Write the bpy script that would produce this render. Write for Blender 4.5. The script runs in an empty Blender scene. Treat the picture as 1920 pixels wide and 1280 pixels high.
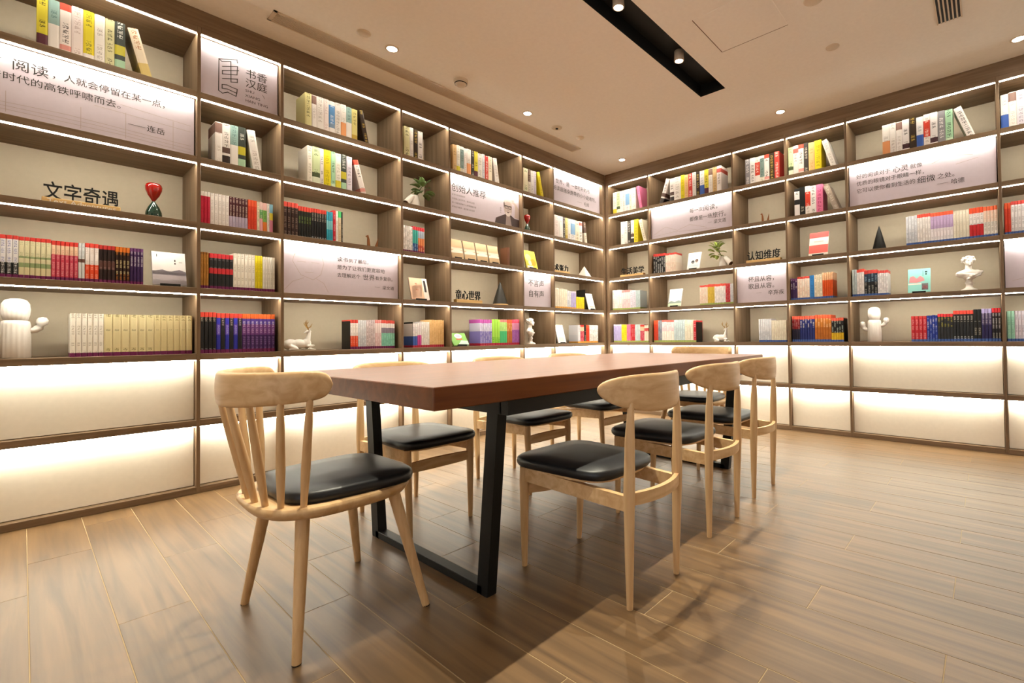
import bpy, bmesh, math, random
from mathutils import Vector, Matrix

random.seed(7)
scn = bpy.context.scene
COL = scn.collection

# ------------------------------------------------------------------ camera
F_PX, CX, CY = 891.78, 1092.14, 614.94          # focal length and principal point for the 1920x1280 frame
CAM = Vector((3.5425, -4.6288, 0.8895))
yaw, pitch, roll = 0.7041, 0.0181, -0.0122
fw = Vector((-math.sin(yaw)*math.cos(pitch), math.cos(yaw)*math.cos(pitch), math.sin(pitch)))
rt0 = Vector((math.cos(yaw), math.sin(yaw), 0)); up0 = rt0.cross(fw)
rt = math.cos(roll)*rt0 + math.sin(roll)*up0
up = -math.sin(roll)*rt0 + math.cos(roll)*up0
cam = bpy.data.cameras.new('camera'); cam_o = bpy.data.objects.new('camera', cam); COL.objects.link(cam_o)
cam.sensor_width = 36.0; cam.lens = F_PX/1920*36; cam.clip_start = 0.02
cam.shift_x = -(CX-960)/1920; cam.shift_y = -(640-CY)/1920
M = Matrix.Identity(4)
for i in range(3):
    M[i][0], M[i][1], M[i][2], M[i][3] = rt[i], up[i], -fw[i], CAM[i]
cam_o.matrix_world = M
scn.camera = cam_o

# ------------------------------------------------------------------ light settings, world, exposure
LED_COL, LED_STR = (1.0, 0.97, 0.82), 78.0
SPOT_COL, SPOT_W = (1.0, 0.93, 0.73), 150.0
DOWN_COL, DOWN_W = (1.0, 0.93, 0.73), 14.0
scn.view_settings.view_transform = 'Standard'
scn.view_settings.look = 'None'
scn.view_settings.gamma = 1.0
scn.view_settings.use_curve_mapping = False
scn.view_settings.exposure = 0.46
world = bpy.data.worlds.new('world'); scn.world = world; world.use_nodes = True
world.node_tree.nodes['Background'].inputs[0].default_value = (0.92, 0.95, 1.0, 1)
world.node_tree.nodes['Background'].inputs[1].default_value = 1.6
scn.cycles.use_denoising = True
scn.cycles.max_bounces = 8; scn.cycles.diffuse_bounces = 5; scn.cycles.glossy_bounces = 3
scn.cycles.sample_clamp_indirect = 4.0; scn.cycles.caustics_reflective = False; scn.cycles.caustics_refractive = False

# ------------------------------------------------------------------ materials
def lin(hx):
    hx = hx.lstrip('#'); v = [int(hx[i:i+2], 16)/255 for i in (0, 2, 4)]
    return tuple(c/12.92 if c <= 0.04045 else ((c+0.055)/1.055)**2.4 for c in v) + (1.0,)
def new_mat(name):
    m = bpy.data.materials.new(name); m.use_nodes = True
    nt = m.node_tree; b = nt.nodes['Principled BSDF']
    return m, nt, b
def plain(name, hx, rough=0.5, spec=0.4, metal=0.0, coat=0.0):
    m, nt, b = new_mat(name)
    n = nt.nodes.new('ShaderNodeTexNoise'); n.inputs['Scale'].default_value = 40; n.inputs['Detail'].default_value = 2
    tc = nt.nodes.new('ShaderNodeTexCoord'); nt.links.new(tc.outputs['Object'], n.inputs['Vector'])
    mx = nt.nodes.new('ShaderNodeMix'); mx.data_type = 'RGBA'
    c = lin(hx); mx.inputs[6].default_value = tuple(x*0.96 for x in c[:3])+(1,); mx.inputs[7].default_value = tuple(min(1, x*1.04) for x in c[:3])+(1,)
    nt.links.new(n.outputs['Fac'], mx.inputs[0]); nt.links.new(mx.outputs[2], b.inputs['Base Color'])
    b.inputs['Roughness'].default_value = rough; b.inputs['Specular IOR Level'].default_value = spec
    b.inputs['Metallic'].default_value = metal; b.inputs['Coat Weight'].default_value = coat
    return m
def wood(name, dark, light, axis='x', rough=0.45, scale=1.0, spec=0.35, coat=0.0, rnd=0.0):
    m, nt, b = new_mat(name)
    tc = nt.nodes.new('ShaderNodeTexCoord'); mp = nt.nodes.new('ShaderNodeMapping')
    st = {'x': (1.2, 22, 22), 'y': (22, 1.2, 22), 'z': (22, 22, 1.2)}[axis]
    mp.inputs['Scale'].default_value = [s*scale for s in st]
    oi = nt.nodes.new('ShaderNodeObjectInfo')
    vm = nt.nodes.new('ShaderNodeVectorMath'); vm.operation = 'SCALE'; vm.inputs[0].default_value = (7.3, 11.1, 5.7)
    nt.links.new(oi.outputs['Random'], vm.inputs['Scale']); 
    ad = nt.nodes.new('ShaderNodeVectorMath'); ad.operation = 'ADD'
    nt.links.new(tc.outputs['Object'], ad.inputs[0]); nt.links.new(vm.outputs[0], ad.inputs[1])
    nt.links.new(ad.outputs[0], mp.inputs['Vector'])
    n = nt.nodes.new('ShaderNodeTexNoise'); n.inputs['Scale'].default_value = 1.6; n.inputs['Detail'].default_value = 6; n.inputs['Distortion'].default_value = 0.6
    nt.links.new(mp.outputs[0], n.inputs['Vector'])
    cr = nt.nodes.new('ShaderNodeValToRGB'); cr.color_ramp.elements[0].color = lin(dark); cr.color_ramp.elements[1].color = lin(light)
    cr.color_ramp.elements[0].position = 0.32; cr.color_ramp.elements[1].position = 0.68
    nt.links.new(n.outputs['Fac'], cr.inputs[0])
    out = cr.outputs[0]
    if rnd:
        hs = nt.nodes.new('ShaderNodeHueSaturation'); mr = nt.nodes.new('ShaderNodeMapRange')
        mr.inputs[3].default_value = 1-rnd; mr.inputs[4].default_value = 1+rnd
        nt.links.new(oi.outputs['Random'], mr.inputs[0]); nt.links.new(mr.outputs[0], hs.inputs['Value']); nt.links.new(out, hs.inputs['Color'])
        out = hs.outputs[0]
    nt.links.new(out, b.inputs['Base Color'])
    bp = nt.nodes.new('ShaderNodeBump'); bp.inputs['Strength'].default_value = 0.06; bp.inputs['Distance'].default_value = 0.01
    nt.links.new(n.outputs['Fac'], bp.inputs['Height']); nt.links.new(bp.outputs[0], b.inputs['Normal'])
    b.inputs['Roughness'].default_value = rough; b.inputs['Specular IOR Level'].default_value = spec; b.inputs['Coat Weight'].default_value = coat
    return m
def emit(name, col, s):
    m = bpy.data.materials.new(name); m.use_nodes = True; nt = m.node_tree; nt.nodes.clear()
    e = nt.nodes.new('ShaderNodeEmission'); e.inputs[0].default_value = (*col, 1); e.inputs[1].default_value = s
    o = nt.nodes.new('ShaderNodeOutputMaterial'); nt.links.new(e.outputs[0], o.inputs[0]); return m
def attr_mat(name, rough=0.45, glyphs=True):
    # colours come from the printed colour attribute; letter-like marks from the ink attribute
    m, nt, b = new_mat(name)
    a = nt.nodes.new('ShaderNodeAttribute'); a.attribute_name = 'col'
    out = a.outputs['Color']
    if glyphs:
        k = nt.nodes.new('ShaderNodeAttribute'); k.attribute_name = 'ink'
        uv = nt.nodes.new('ShaderNodeUVMap'); uv.uv_map = 'uv'
        sp = nt.nodes.new('ShaderNodeSeparateXYZ'); nt.links.new(uv.outputs[0], sp.inputs[0])
        oi = nt.nodes.new('ShaderNodeObjectInfo')
        def mth(op, x, y=None):
            q = nt.nodes.new('ShaderNodeMath'); q.operation = op
            for i, z in enumerate((x, y)):
                if z is None: continue
                if isinstance(z, (int, float)): q.inputs[i].default_value = z
                else: nt.links.new(z, q.inputs[i])
            return q.outputs[0]
        n = nt.nodes.new('ShaderNodeTexNoise'); n.inputs['Scale'].default_value = 7.0; n.inputs['Detail'].default_value = 1.0
        nt.links.new(uv.outputs[0], n.inputs['Vector'])
        g = mth('GREATER_THAN', n.outputs['Fac'], 0.49)
        fr = mth('FRACT', mth('DIVIDE', sp.outputs['Y'], 0.62))
        row = mth('MULTIPLY', mth('GREATER_THAN', fr, 0.14), mth('LESS_THAN', fr, 0.88))
        cw = mth('MULTIPLY', mth('GREATER_THAN', sp.outputs['X'], 0.24), mth('LESS_THAN', sp.outputs['X'], 0.76))
        n2 = nt.nodes.new('ShaderNodeTexNoise'); n2.noise_dimensions = '1D'; n2.inputs['Scale'].default_value = 0.45; n2.inputs['Detail'].default_value = 0.0
        nt.links.new(sp.outputs['Y'], n2.inputs['W'])
        g = mth('MULTIPLY', g, mth('GREATER_THAN', n2.outputs['Fac'], 0.47))
        msk = mth('MULTIPLY', mth('MULTIPLY', mth('MULTIPLY', g, row), mth('MULTIPLY', cw, k.outputs['Alpha'])), 0.8)
        mx = nt.nodes.new('ShaderNodeMix'); mx.data_type = 'RGBA'
        nt.links.new(msk, mx.inputs[0]); nt.links.new(out, mx.inputs[6]); nt.links.new(k.outputs['Color'], mx.inputs[7])
        out = mx.outputs[2]
    nt.links.new(out, b.inputs['Base Color'])
    b.inputs['Roughness'].default_value = rough; b.inputs['Specular IOR Level'].default_value = 0.3
    return m

M_WALX = wood('walnut_laminate_board', '#6E5842', '#866E56', 'x', 0.5)
M_WALZ = wood('walnut_laminate_post', '#6E5842', '#866E56', 'z', 0.5)
M_BACK = plain('cream_back_panel', '#C5B69E', 0.6)
M_BASE = plain('cream_base_panel', '#F1E8D8', 0.5, 0.4)
M_LED = emit('led_glow', LED_COL, LED_STR)
M_LENS = emit('lamp_glow', (1.0, 0.9, 0.75), 30.0)
M_SIGN = plain('blush_sign_board', '#D0C4D0', 0.55)
M_INK = plain('dark_ink', '#2A2422', 0.6)
M_GREYINK = plain('grey_ink', '#6E6060', 0.6)
M_FAINT = plain('faint_ink', '#B8A6A4', 0.6)
M_BOOK = attr_mat('book_cover_print', 0.42)
M_PRINT = attr_mat('flat_print', 0.45, False)
M_ASH = wood('ash_wood', '#BF986A', '#D6B488', 'z', 0.42, 1.2)
M_ASHX = wood('ash_wood_bent', '#BF986A', '#D6B488', 'x', 0.42, 1.0)
M_TABLE = wood('walnut_table_top', '#5A2F10', '#703C16', 'y', 0.34, 0.8, 0.20, 0.0)
M_STEEL = plain('black_steel', '#0A0A0A', 0.5, 0.22)
M_LEATHER = plain('charcoal_leather', '#131418', 0.40, 0.40)
M_FLOOR = wood('oak_plank_tile', '#56412B', '#74593B', 'x', 0.36, 0.75, 0.45, 0.0, 0.07)
M_GROUT = plain('pale_grout', '#A28C68', 0.8)
M_CEIL = plain('beige_ceiling_paint', '#FBF7F0', 0.85, 0.2)
M_WALL = plain('cream_wall_paint', '#F6F0E6', 0.8, 0.2)
M_BLACK = plain('matte_black', '#0A0A0A', 0.6, 0.3)
M_BOOKEND = plain('black_powder_coat', '#12110F', 0.5, 0.3)
M_CERAM = plain('white_ceramic', '#E9E2DA', 0.35, 0.5)
M_GOLD = plain('brushed_gold', '#A67C3A', 0.35, 0.5, 0.85)
M_COPPER = plain('copper_foil', '#8A5632', 0.4, 0.5, 0.6)
M_LEAF = plain('waxy_leaf', '#6F8450', 0.5)
M_STEM = plain('dark_stem', '#3C4A24', 0.6)
M_RED = plain('red_glass', '#A3140E', 0.08, 0.6, 0.0, 0.6)
M_GREEN = plain('green_glass', '#16382E', 0.08, 0.6, 0.0, 0.6)
M_PINE = wood('pale_block_wood', '#C79C5E', '#DDB87C', 'x', 0.55)
M_BROWN = plain('brown_bark_and_shadow', '#5C3B22', 0.7)
M_CONE = plain('charcoal_cone', '#2A2620', 0.5)
M_PLASTIC = plain('white_plastic', '#D9C9B2', 0.5)
M_PAGE = plain('paper_pages', '#E6DCCB', 0.8)
M_GLASS, _nt, _b = new_mat('window_glass')
_tr = _nt.nodes.new('ShaderNodeBsdfTransparent'); _gl = _nt.nodes.new('ShaderNodeBsdfGlossy'); _gl.inputs['Roughness'].default_value = 0.02
_lw = _nt.nodes.new('ShaderNodeFresnel'); _ms = _nt.nodes.new('ShaderNodeMixShader')
_nt.links.new(_lw.outputs[0], _ms.inputs[0]); _nt.links.new(_tr.outputs[0], _ms.inputs[1]); _nt.links.new(_gl.outputs[0], _ms.inputs[2])
_nt.links.new(_ms.outputs[0], _nt.nodes['Material Output'].inputs[0])
M_WHITEINK = plain('white_lettering', '#EFE9DD', 0.5)

# ------------------------------------------------------------------ mesh helpers
class MB:
    def __init__(s): s.v = []; s.f = []; s.m = []; s.sm = []; s.c = []
    def add(s, vs, fs, mi=0, smooth=False, col=None):
        o = len(s.v); s.v += [tuple(p) for p in vs]
        for f in fs: s.f.append([i+o for i in f]); s.m.append(mi); s.sm.append(smooth); s.c.append(col)
        return s
    def box(s, x0, x1, y0, y1, z0, z1, mi=0, col=None):
        vs = [(x, y, z) for z in (z0, z1) for y in (y0, y1) for x in (x0, x1)]
        return s.add(vs, [(0, 2, 3, 1), (4, 5, 7, 6), (0, 1, 5, 4), (2, 6, 7, 3), (0, 4, 6, 2), (1, 3, 7, 5)], mi, False, col)
    def cbox(s, x0, x1, y0, y1, z0, z1, c=0.003, mi=0):
        bm = bmesh.new(); bmesh.ops.create_cube(bm, size=1)
        for q in bm.verts: q.co = Vector(((x0+x1)/2+q.co.x*(x1-x0), (y0+y1)/2+q.co.y*(y1-y0), (z0+z1)/2+q.co.z*(z1-z0)))
        bmesh.ops.bevel(bm, geom=bm.edges[:], offset=c, segments=1, affect='EDGES')
        return s.bm(bm, mi)
    def bm(s, bm, mi=0, smooth=False):
        bm.verts.index_update()
        s.add([q.co for q in bm.verts], [[q.index for q in f.verts] for f in bm.faces], mi, smooth); bm.free(); return s
    def tube(s, pts, rad, n=12, mi=0, caps=True):
        pts = [Vector(p) for p in pts]; rings = []
        for i, p in enumerate(pts):
            t = (pts[min(i+1, len(pts)-1)]-pts[max(i-1, 0)]).normalized()
            a = t.cross(Vector((0, 0, 1)));
            if a.length < 1e-3 or abs(t.z) > 0.9: a = t.cross(Vector((0, 1, 0)))
            a.normalize(); b = t.cross(a); r = rad[i] if isinstance(rad, (list, tuple)) else rad
            rings.append([p+r*(math.cos(2*math.pi*k/n)*a+math.sin(2*math.pi*k/n)*b) for k in range(n)])
        return s.loft(rings, mi, caps)
    def loft(s, rings, mi=0, caps=True, smooth=True):
        n = len(rings[0]); vs = [p for r in rings for p in r]; fs = []
        for i in range(len(rings)-1):
            for k in range(n):
                fs.append((i*n+k, i*n+(k+1) % n, (i+1)*n+(k+1) % n, (i+1)*n+k))
        s.add(vs, fs, mi, smooth)
        if caps:
            s.add(rings[0], [tuple(range(n))[::-1]], mi); s.add(rings[-1], [tuple(range(n))], mi)
        return s
    def lathe(s, prof, n=24, mi=0, c=(0, 0), rib=0.0, nrib=0):
        rings = []
        for r, z in prof:
            rings.append([(c[0]+(r*(1+rib*math.cos(nrib*2*math.pi*k/n)))*math.cos(2*math.pi*k/n), c[1]+(r*(1+rib*math.cos(nrib*2*math.pi*k/n)))*math.sin(2*math.pi*k/n), z) for k in range(n)])
        return s.loft(rings, mi, True)
    def poly(s, pts, y, mi=0, col=None):       # flat polygon in the xz plane facing -y
        return s.add([(p[0], y, p[1]) for p in pts], [tuple(range(len(pts)))], mi, False, col)
    def mesh(s, name, mats, xf=None):
        me = bpy.data.meshes.new(name); me.from_pydata([tuple(xf@Vector(p)) for p in s.v] if xf else s.v, [], s.f)
        for m in (mats if isinstance(mats, (list, tuple)) else [mats]): me.materials.append(m)
        me.polygons.foreach_set('material_index', s.m); me.polygons.foreach_set('use_smooth', s.sm)
        if any(c is not None for c in s.c):
            at = me.color_attributes.new('col', 'FLOAT_COLOR', 'CORNER')
            data = []
            for f, c in zip(s.f, s.c): data += list(lin(c) if c else (1, 1, 1, 1))*len(f)
            at.data.foreach_set('color', data)
        bm = bmesh.new(); bm.from_mesh(me); bmesh.ops.recalc_face_normals(bm, faces=bm.faces)
        bm.to_mesh(me); bm.free(); me.update(); return me

def obj(name, me, parent=None, loc=(0, 0, 0), rz=0.0):
    o = bpy.data.objects.new(name, me); COL.objects.link(o)
    o.location = loc; o.rotation_euler = (0, 0, rz); o.parent = parent
    return o
def part(name, mb, mats, parent): return obj(name, mb.mesh(name, mats), parent)
def tag(o, label=None, cat=None, group=None, kind=None):
    for k, v in (('label', label), ('category', cat), ('group', group), ('kind', kind)):
        if v: o[k] = v
    return o
def thing(name, label, cat, loc=(0, 0, 0), rz=0.0, group=None):
    return tag(obj(name, None, None, loc, rz), label, cat, group)
def copy_tree(o, parent=None):
    c = o.copy(); COL.objects.link(c); c.parent = parent
    for ch in list(o.children): copy_tree(ch, c)
    return c
def applied(o):
    dg = bpy.context.evaluated_depsgraph_get(); me = bpy.data.meshes.new_from_object(o.evaluated_get(dg))
    bpy.data.objects.remove(o); return me
def text_mesh(body, size, mat, extrude=0.0, align='LEFT', thin=0.0, sx=1.0):
    c = bpy.data.curves.new('text', 'FONT'); c.body = body; c.size = size; c.resolution_u = 2; c.extrude = extrude; c.align_x = align; c.offset = thin
    o = bpy.data.objects.new('text', c); COL.objects.link(o); me = applied(o); bpy.data.curves.remove(c)
    me.transform(Matrix.Rotation(math.pi/2, 4, 'X') @ Matrix.Diagonal((sx, 1, 1, 1)))
    me.materials.clear(); me.materials.append(mat)
    return me
def sculpt(blobs, voxel=0.004, smooth=4):
    # one continuous surface grown from ellipsoids and tapered limbs
    bm = bmesh.new()
    for b in blobs:
        if b[0] == 'e':
            _, c, r, *rot = b
            mt = Matrix.Translation(c) @ (Matrix.Rotation(rot[0], 4, rot[1]) if rot else Matrix.Identity(4)) @ Matrix.Diagonal((*r, 1))
            bmesh.ops.create_icosphere(bm, subdivisions=3, radius=1, matrix=mt)
        else:
            _, p, r1, q, r2 = b; p, q = Vector(p), Vector(q); n = max(3, int((q-p).length/min(r1, r2)*1.5))
            for i in range(n+1):
                t = i/n; r = r1+(r2-r1)*t
                bmesh.ops.create_icosphere(bm, subdivisions=2, radius=r, matrix=Matrix.Translation(p.lerp(q, t)))
    me = bpy.data.meshes.new('sculpt'); bm.to_mesh(me); bm.free()
    o = bpy.data.objects.new('sculpt', me); COL.objects.link(o)
    rm = o.modifiers.new('r', 'REMESH'); rm.mode = 'VOXEL'; rm.voxel_size = voxel
    s = o.modifiers.new('s', 'SMOOTH'); s.iterations = smooth; s.factor = 0.5
    out = applied(o)
    for p in out.polygons: p.use_smooth = True
    return out

# ------------------------------------------------------------------ room measures
H, T = 0.39, 0.037            # shelf pitch and board thickness
DEPTH = 0.40
ZC = 7*H + 0.141              # ceiling
LPOST = [-5.27, -4.82, -3.957, -3.518, -2.670, -2.222, -1.365, -0.915, -0.025]
RPOST = [0.025, 0.616, 1.617, 2.133, 2.640, 3.640, 4.150, 4.66]
BAYS = {}
for i, k in enumerate('YABCDEFG'): BAYS[k] = ('L', LPOST[i], LPOST[i+1])
for i, k in enumerate('HIJKLMN'): BAYS[k] = ('R', RPOST[i], RPOST[i+1])
def inner(bay):
    w, a, b = BAYS[bay]; ha = 0.025 if bay == 'H' else 0.009; hb = 0.025 if bay == 'G' else 0.009
    return a+ha, b-hb
def zfloor(r): return (6-r)*H + T
RZ = {'L': math.pi/2, 'R': 0.0}
def spot(w, s, d, z):         # wall coordinate s, depth d behind the shelf front, height z -> world
    return (-d, s, z) if w == 'L' else (s, d, z)
X1, Y0 = 5.4, -6.2            # far sides of the room, behind and beside the camera

# ------------------------------------------------------------------ floor
fl = obj('floor', MB().box(-0.42, X1, Y0, 0.42, -0.06, -0.0009).mesh('floor', M_GROUT)); tag(fl, 'wood-look plank floor with pale joints', 'floor', kind='structure')
PW, PL = 0.182, 1.25
pmesh = {}
def plank_mesh(L):
    k = round(L, 3)
    if k not in pmesh: pmesh[k] = MB().cbox(0, L-0.0022, 0, PW-0.0022, -0.004, 0.0, 0.0008).mesh('plank', M_FLOOR)
    return pmesh[k]
for r in range(-9, 26):
    y = -4.61 + PW*r
    if y < Y0 or y > -0.02: continue
    x = {2: 2.19, 0: 3.08, 1: 2.69}[r % 3] % PL - PL
    while x < X1:
        a, b = max(x, 0.0), min(x+PL, X1)
        if b-a > 0.02: obj('plank', plank_mesh(b-a), fl, (a, y, 0))
        x += PL

# ------------------------------------------------------------------ walls, ceiling
tag(obj('wall_left', MB().box(-0.50, -0.42, Y0, 0.50, 0, ZC+0.2).mesh('wall', M_WALL)), 'cream wall behind the left bookcase', 'wall', kind='structure')
tag(obj('wall_back', MB().box(-0.42, X1+0.1, 0.42, 0.50, 0, ZC+0.2).mesh('wall', M_WALL)), 'cream wall behind the back bookcase', 'wall', kind='structure')
tag(obj('wall_right', MB().box(X1, X1+0.1, Y0, 0.42, 0, ZC+0.2).mesh('wall', M_WALL)), 'plain cream side wall', 'wall', kind='structure')
WX0, WX1, WZ0, WZ1 = 2.5, 5.2, 0.25, 2.55            # glazed opening towards the daylight
tag(obj('wall_front', MB().box(-0.42, WX0, Y0-0.1, Y0, 0, ZC+0.2).box(WX1, X1, Y0-0.1, Y0, 0, ZC+0.2).box(WX0, WX1, Y0-0.1, Y0, 0, WZ0).box(WX0, WX1, Y0-0.1, Y0, WZ1, ZC+0.2).mesh('wall', M_WALL)), 'cream wall with a wide window', 'wall', kind='structure')
wn = tag(obj('window_1', MB().box(WX0, WX1, Y0-0.056, Y0-0.05, WZ0, WZ1).mesh('window', M_GLASS)), 'wide clear glass window', 'window', kind='structure')
wf = MB()
for a in (WX0, (WX0+WX1)/2-0.02, WX1-0.04): wf.box(a, a+0.04, Y0-0.08, Y0-0.02, WZ0, WZ1)
wf.box(WX0, WX1, Y0-0.08, Y0-0.02, WZ0, WZ0+0.04).box(WX0, WX1, Y0-0.08, Y0-0.02, WZ1-0.04, WZ1)
part('window_frame', wf, M_STEEL, wn)
TX0, TX1, TY0, TY1 = 1.770, 1.985, -4.45, -0.985      # long black lighting recess
cb = MB()
cb.box(-0.42, TX0, Y0, 0.42, ZC, ZC+0.1).box(TX1, X1, Y0, 0.42, ZC, ZC+0.1).box(TX0, TX1, Y0, TY0, ZC, ZC+0.1).box(TX0, TX1, TY1, 0.42, ZC, ZC+0.1)
tag(obj('ceiling', cb.mesh('ceiling', M_CEIL)), 'smooth beige ceiling', 'ceiling', kind='structure')

def add_light(name, parent, loc, watts, col, size=math.radians(120), blend=0.6, rad=0.03, target=None):
    l = bpy.data.lights.new(name, 'SPOT'); l.energy = watts; l.color = col; l.spot_size = size; l.spot_blend = blend; l.shadow_soft_size = rad
    o = bpy.data.objects.new(name, l); COL.objects.link(o); o.parent = parent; o.location = loc
    if target: o.rotation_euler = Vector(target).to_track_quat('-Z', 'Y').to_euler()
    return o
# recessed black channel with spotlights
ch = thing('lighting_channel', 'long black recessed lighting slot in the beige ceiling', 'light fixture', ((TX0+TX1)/2, (TY0+TY1)/2, ZC))
w2, l2, dp = (TX1-TX0)/2, (TY1-TY0)/2, 0.10
part('channel', MB().box(-w2, -w2+0.003, -l2, l2, 0, dp).box(w2-0.003, w2, -l2, l2, 0, dp).box(-w2, w2, -l2, -l2+0.003, 0, dp).box(-w2, w2, l2-0.003, l2, 0, dp).box(-w2, w2, -l2, l2, dp-0.004, dp+0.002), M_BLACK, ch)
for i, y in enumerate((-1.54, -2.29, -3.10, -3.85)):
    t = thing('spotlight', 'round spotlight set in the black ceiling slot', 'spotlight', (1.875, y, ZC+0.02), 0, 'spotlights in the ceiling slot')
    part('housing', MB().lathe([(0.030, 0.075), (0.034, 0.07), (0.036, 0.0), (0.030, -0.004), (0.028, 0.004), (0.027, 0.03)], 20), M_PLASTIC, t)
    part('lens', MB().lathe([(0.026, 0.004), (0.026, 0.008)], 20), M_LENS, t)
    add_light('spot_lamp', t, (0, 0, -0.008), SPOT_W, SPOT_COL, math.radians(76), 0.75, 0.014)
for i, (x, y) in enumerate(((0.491, -4.26), (0.491, -3.008), (0.491, -1.751), (0.465, -0.285), (2.185, -0.275), (3.75, -0.276), (0.6, -5.55), (2.1, -5.55), (3.6, -5.55), (4.8, -4.2))):
    back = i > 5  # the last four are unseen downlights, added to brighten the ceiling
    lab = 'round recessed downlight glowing in the ceiling' if i not in (3,) else 'round recessed downlight in the ceiling right above the room corner'
    t = thing('downlight', lab, 'downlight', (x, y, ZC), 0, 'recessed ceiling downlights')
    part('trim_ring', MB().lathe([(0.044, 0.0), (0.044, -0.004), (0.034, -0.006), (0.032, 0.0)], 24), M_PLASTIC, t)
    part('lens', MB().lathe([(0.033, -0.002), (0.033, -0.0045)], 24), M_LENS, t)
    add_light('down_lamp', t, (0, 0, -0.012), 55.0 if back else DOWN_W, DOWN_COL, math.radians(80 if back else 130), 0.6, 0.03)
# linear air grille along the left bookcase
gx0, gx1, gy0, gy1 = 0.205, 0.330, -3.665, -0.835
gr = thing('linear_grille', 'long narrow slatted air grille running along the ceiling', 'grille', ((gx0+gx1)/2, (gy0+gy1)/2, ZC))
gw, gl = (gx1-gx0)/2, (gy1-gy0)/2
part('frame', MB().box(-gw, -gw+0.012, -gl, gl, -0.006, 0).box(gw-0.012, gw, -gl, gl, -0.006, 0).box(-gw, gw, -gl, -gl+0.02, -0.006, 0).box(-gw, gw, gl-0.02, gl, -0.006, 0), M_PLASTIC, gr)
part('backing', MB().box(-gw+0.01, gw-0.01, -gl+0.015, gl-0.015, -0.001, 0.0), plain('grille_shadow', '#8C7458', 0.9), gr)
sl = MB().box(-0.0035, 0.0035, -gl+0.018, gl-0.018, -0.005, -0.0012).mesh('slat', M_PLASTIC)
for i in range(8): obj('slat', sl, gr, (-gw+0.02+i*(2*gw-0.04)/7, 0, 0))
# air vent with dark slots
av = thing('air_vent', 'square ceiling air vent with dark slots', 'vent', (3.405, -0.985, ZC))
part('backing', MB().box(-0.062, 0.062, -0.155, 0.155, -0.002, 0), M_BLACK, av)
vs = MB().box(-0.004, 0.004, -0.155, 0.155, -0.008, -0.002).mesh('slat', M_PLASTIC)
for i in range(7): obj('slat', vs, av, (-0.06+i*0.02, 0, 0))
# smoke detector, sprinkler plates, speakers, hatch
sd = thing('smoke_detector', 'domed smoke detector on the ceiling', 'smoke detector', (0.50, -2.457, ZC))
part('base', MB().lathe([(0.055, 0), (0.055, -0.012), (0.05, -0.016), (0.02, -0.016)], 24), M_PLASTIC, sd)
part('dome', MB().lathe([(0.046, -0.016), (0.044, -0.03), (0.03, -0.044), (0.008, -0.048)], 24), M_PLASTIC, sd)
part('sensor_slot', MB().lathe([(0.047, -0.024), (0.0475, -0.027), (0.0465, -0.030)], 24), M_BLACK, sd)
for (x, y, lab) in ((0.511, -3.211, 'flat round plate on the ceiling beside the long grille'), (0.50, -1.045, 'small round plate near the end of the ceiling grille'), (2.772, -1.014, 'round plate on the ceiling beside the access hatch'), (2.80, -1.601, 'larger round ceiling plate past the access hatch')):
    r = 0.05 if lab.startswith('larger') else 0.04
    t = thing('ceiling_plate', lab, 'ceiling plate', (x, y, ZC))
    part('disc', MB().lathe([(r, 0), (r, -0.003), (r*0.93, -0.006), (0.004, -0.007)], 24), M_PLASTIC, t)
    part('rim', MB().lathe([(r*1.08, 0), (r*1.08, -0.002), (r*1.0, -0.003)], 24), M_PLASTIC, t)
t = thing('ceiling_speaker', 'small round ceiling sensor with a dark centre', 'sensor', (0.484, -1.367, ZC))
part('disc', MB().lathe([(0.05, 0), (0.05, -0.005), (0.042, -0.009), (0.014, -0.01)], 24), M_PLASTIC, t)
part('centre', MB().lathe([(0.013, -0.008), (0.013, -0.016), (0.006, -0.018)], 16), M_BLACK, t)
t = thing('access_panel', 'square ceiling access panel with a thin drawn shadow edge', 'hatch', (2.395, -1.69, ZC))
part('panel', MB().box(-0.22, 0.22, -0.22, 0.22, -0.002, 0), M_CEIL, t)
part('edge_shadow', MB().box(-0.226, -0.22, -0.22, 0.226, -0.001, 0).box(-0.226, 0.22, 0.22, 0.226, -0.001, 0), M_BROWN, t)  # dark strips painted as the shadow along two panel edges

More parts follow.
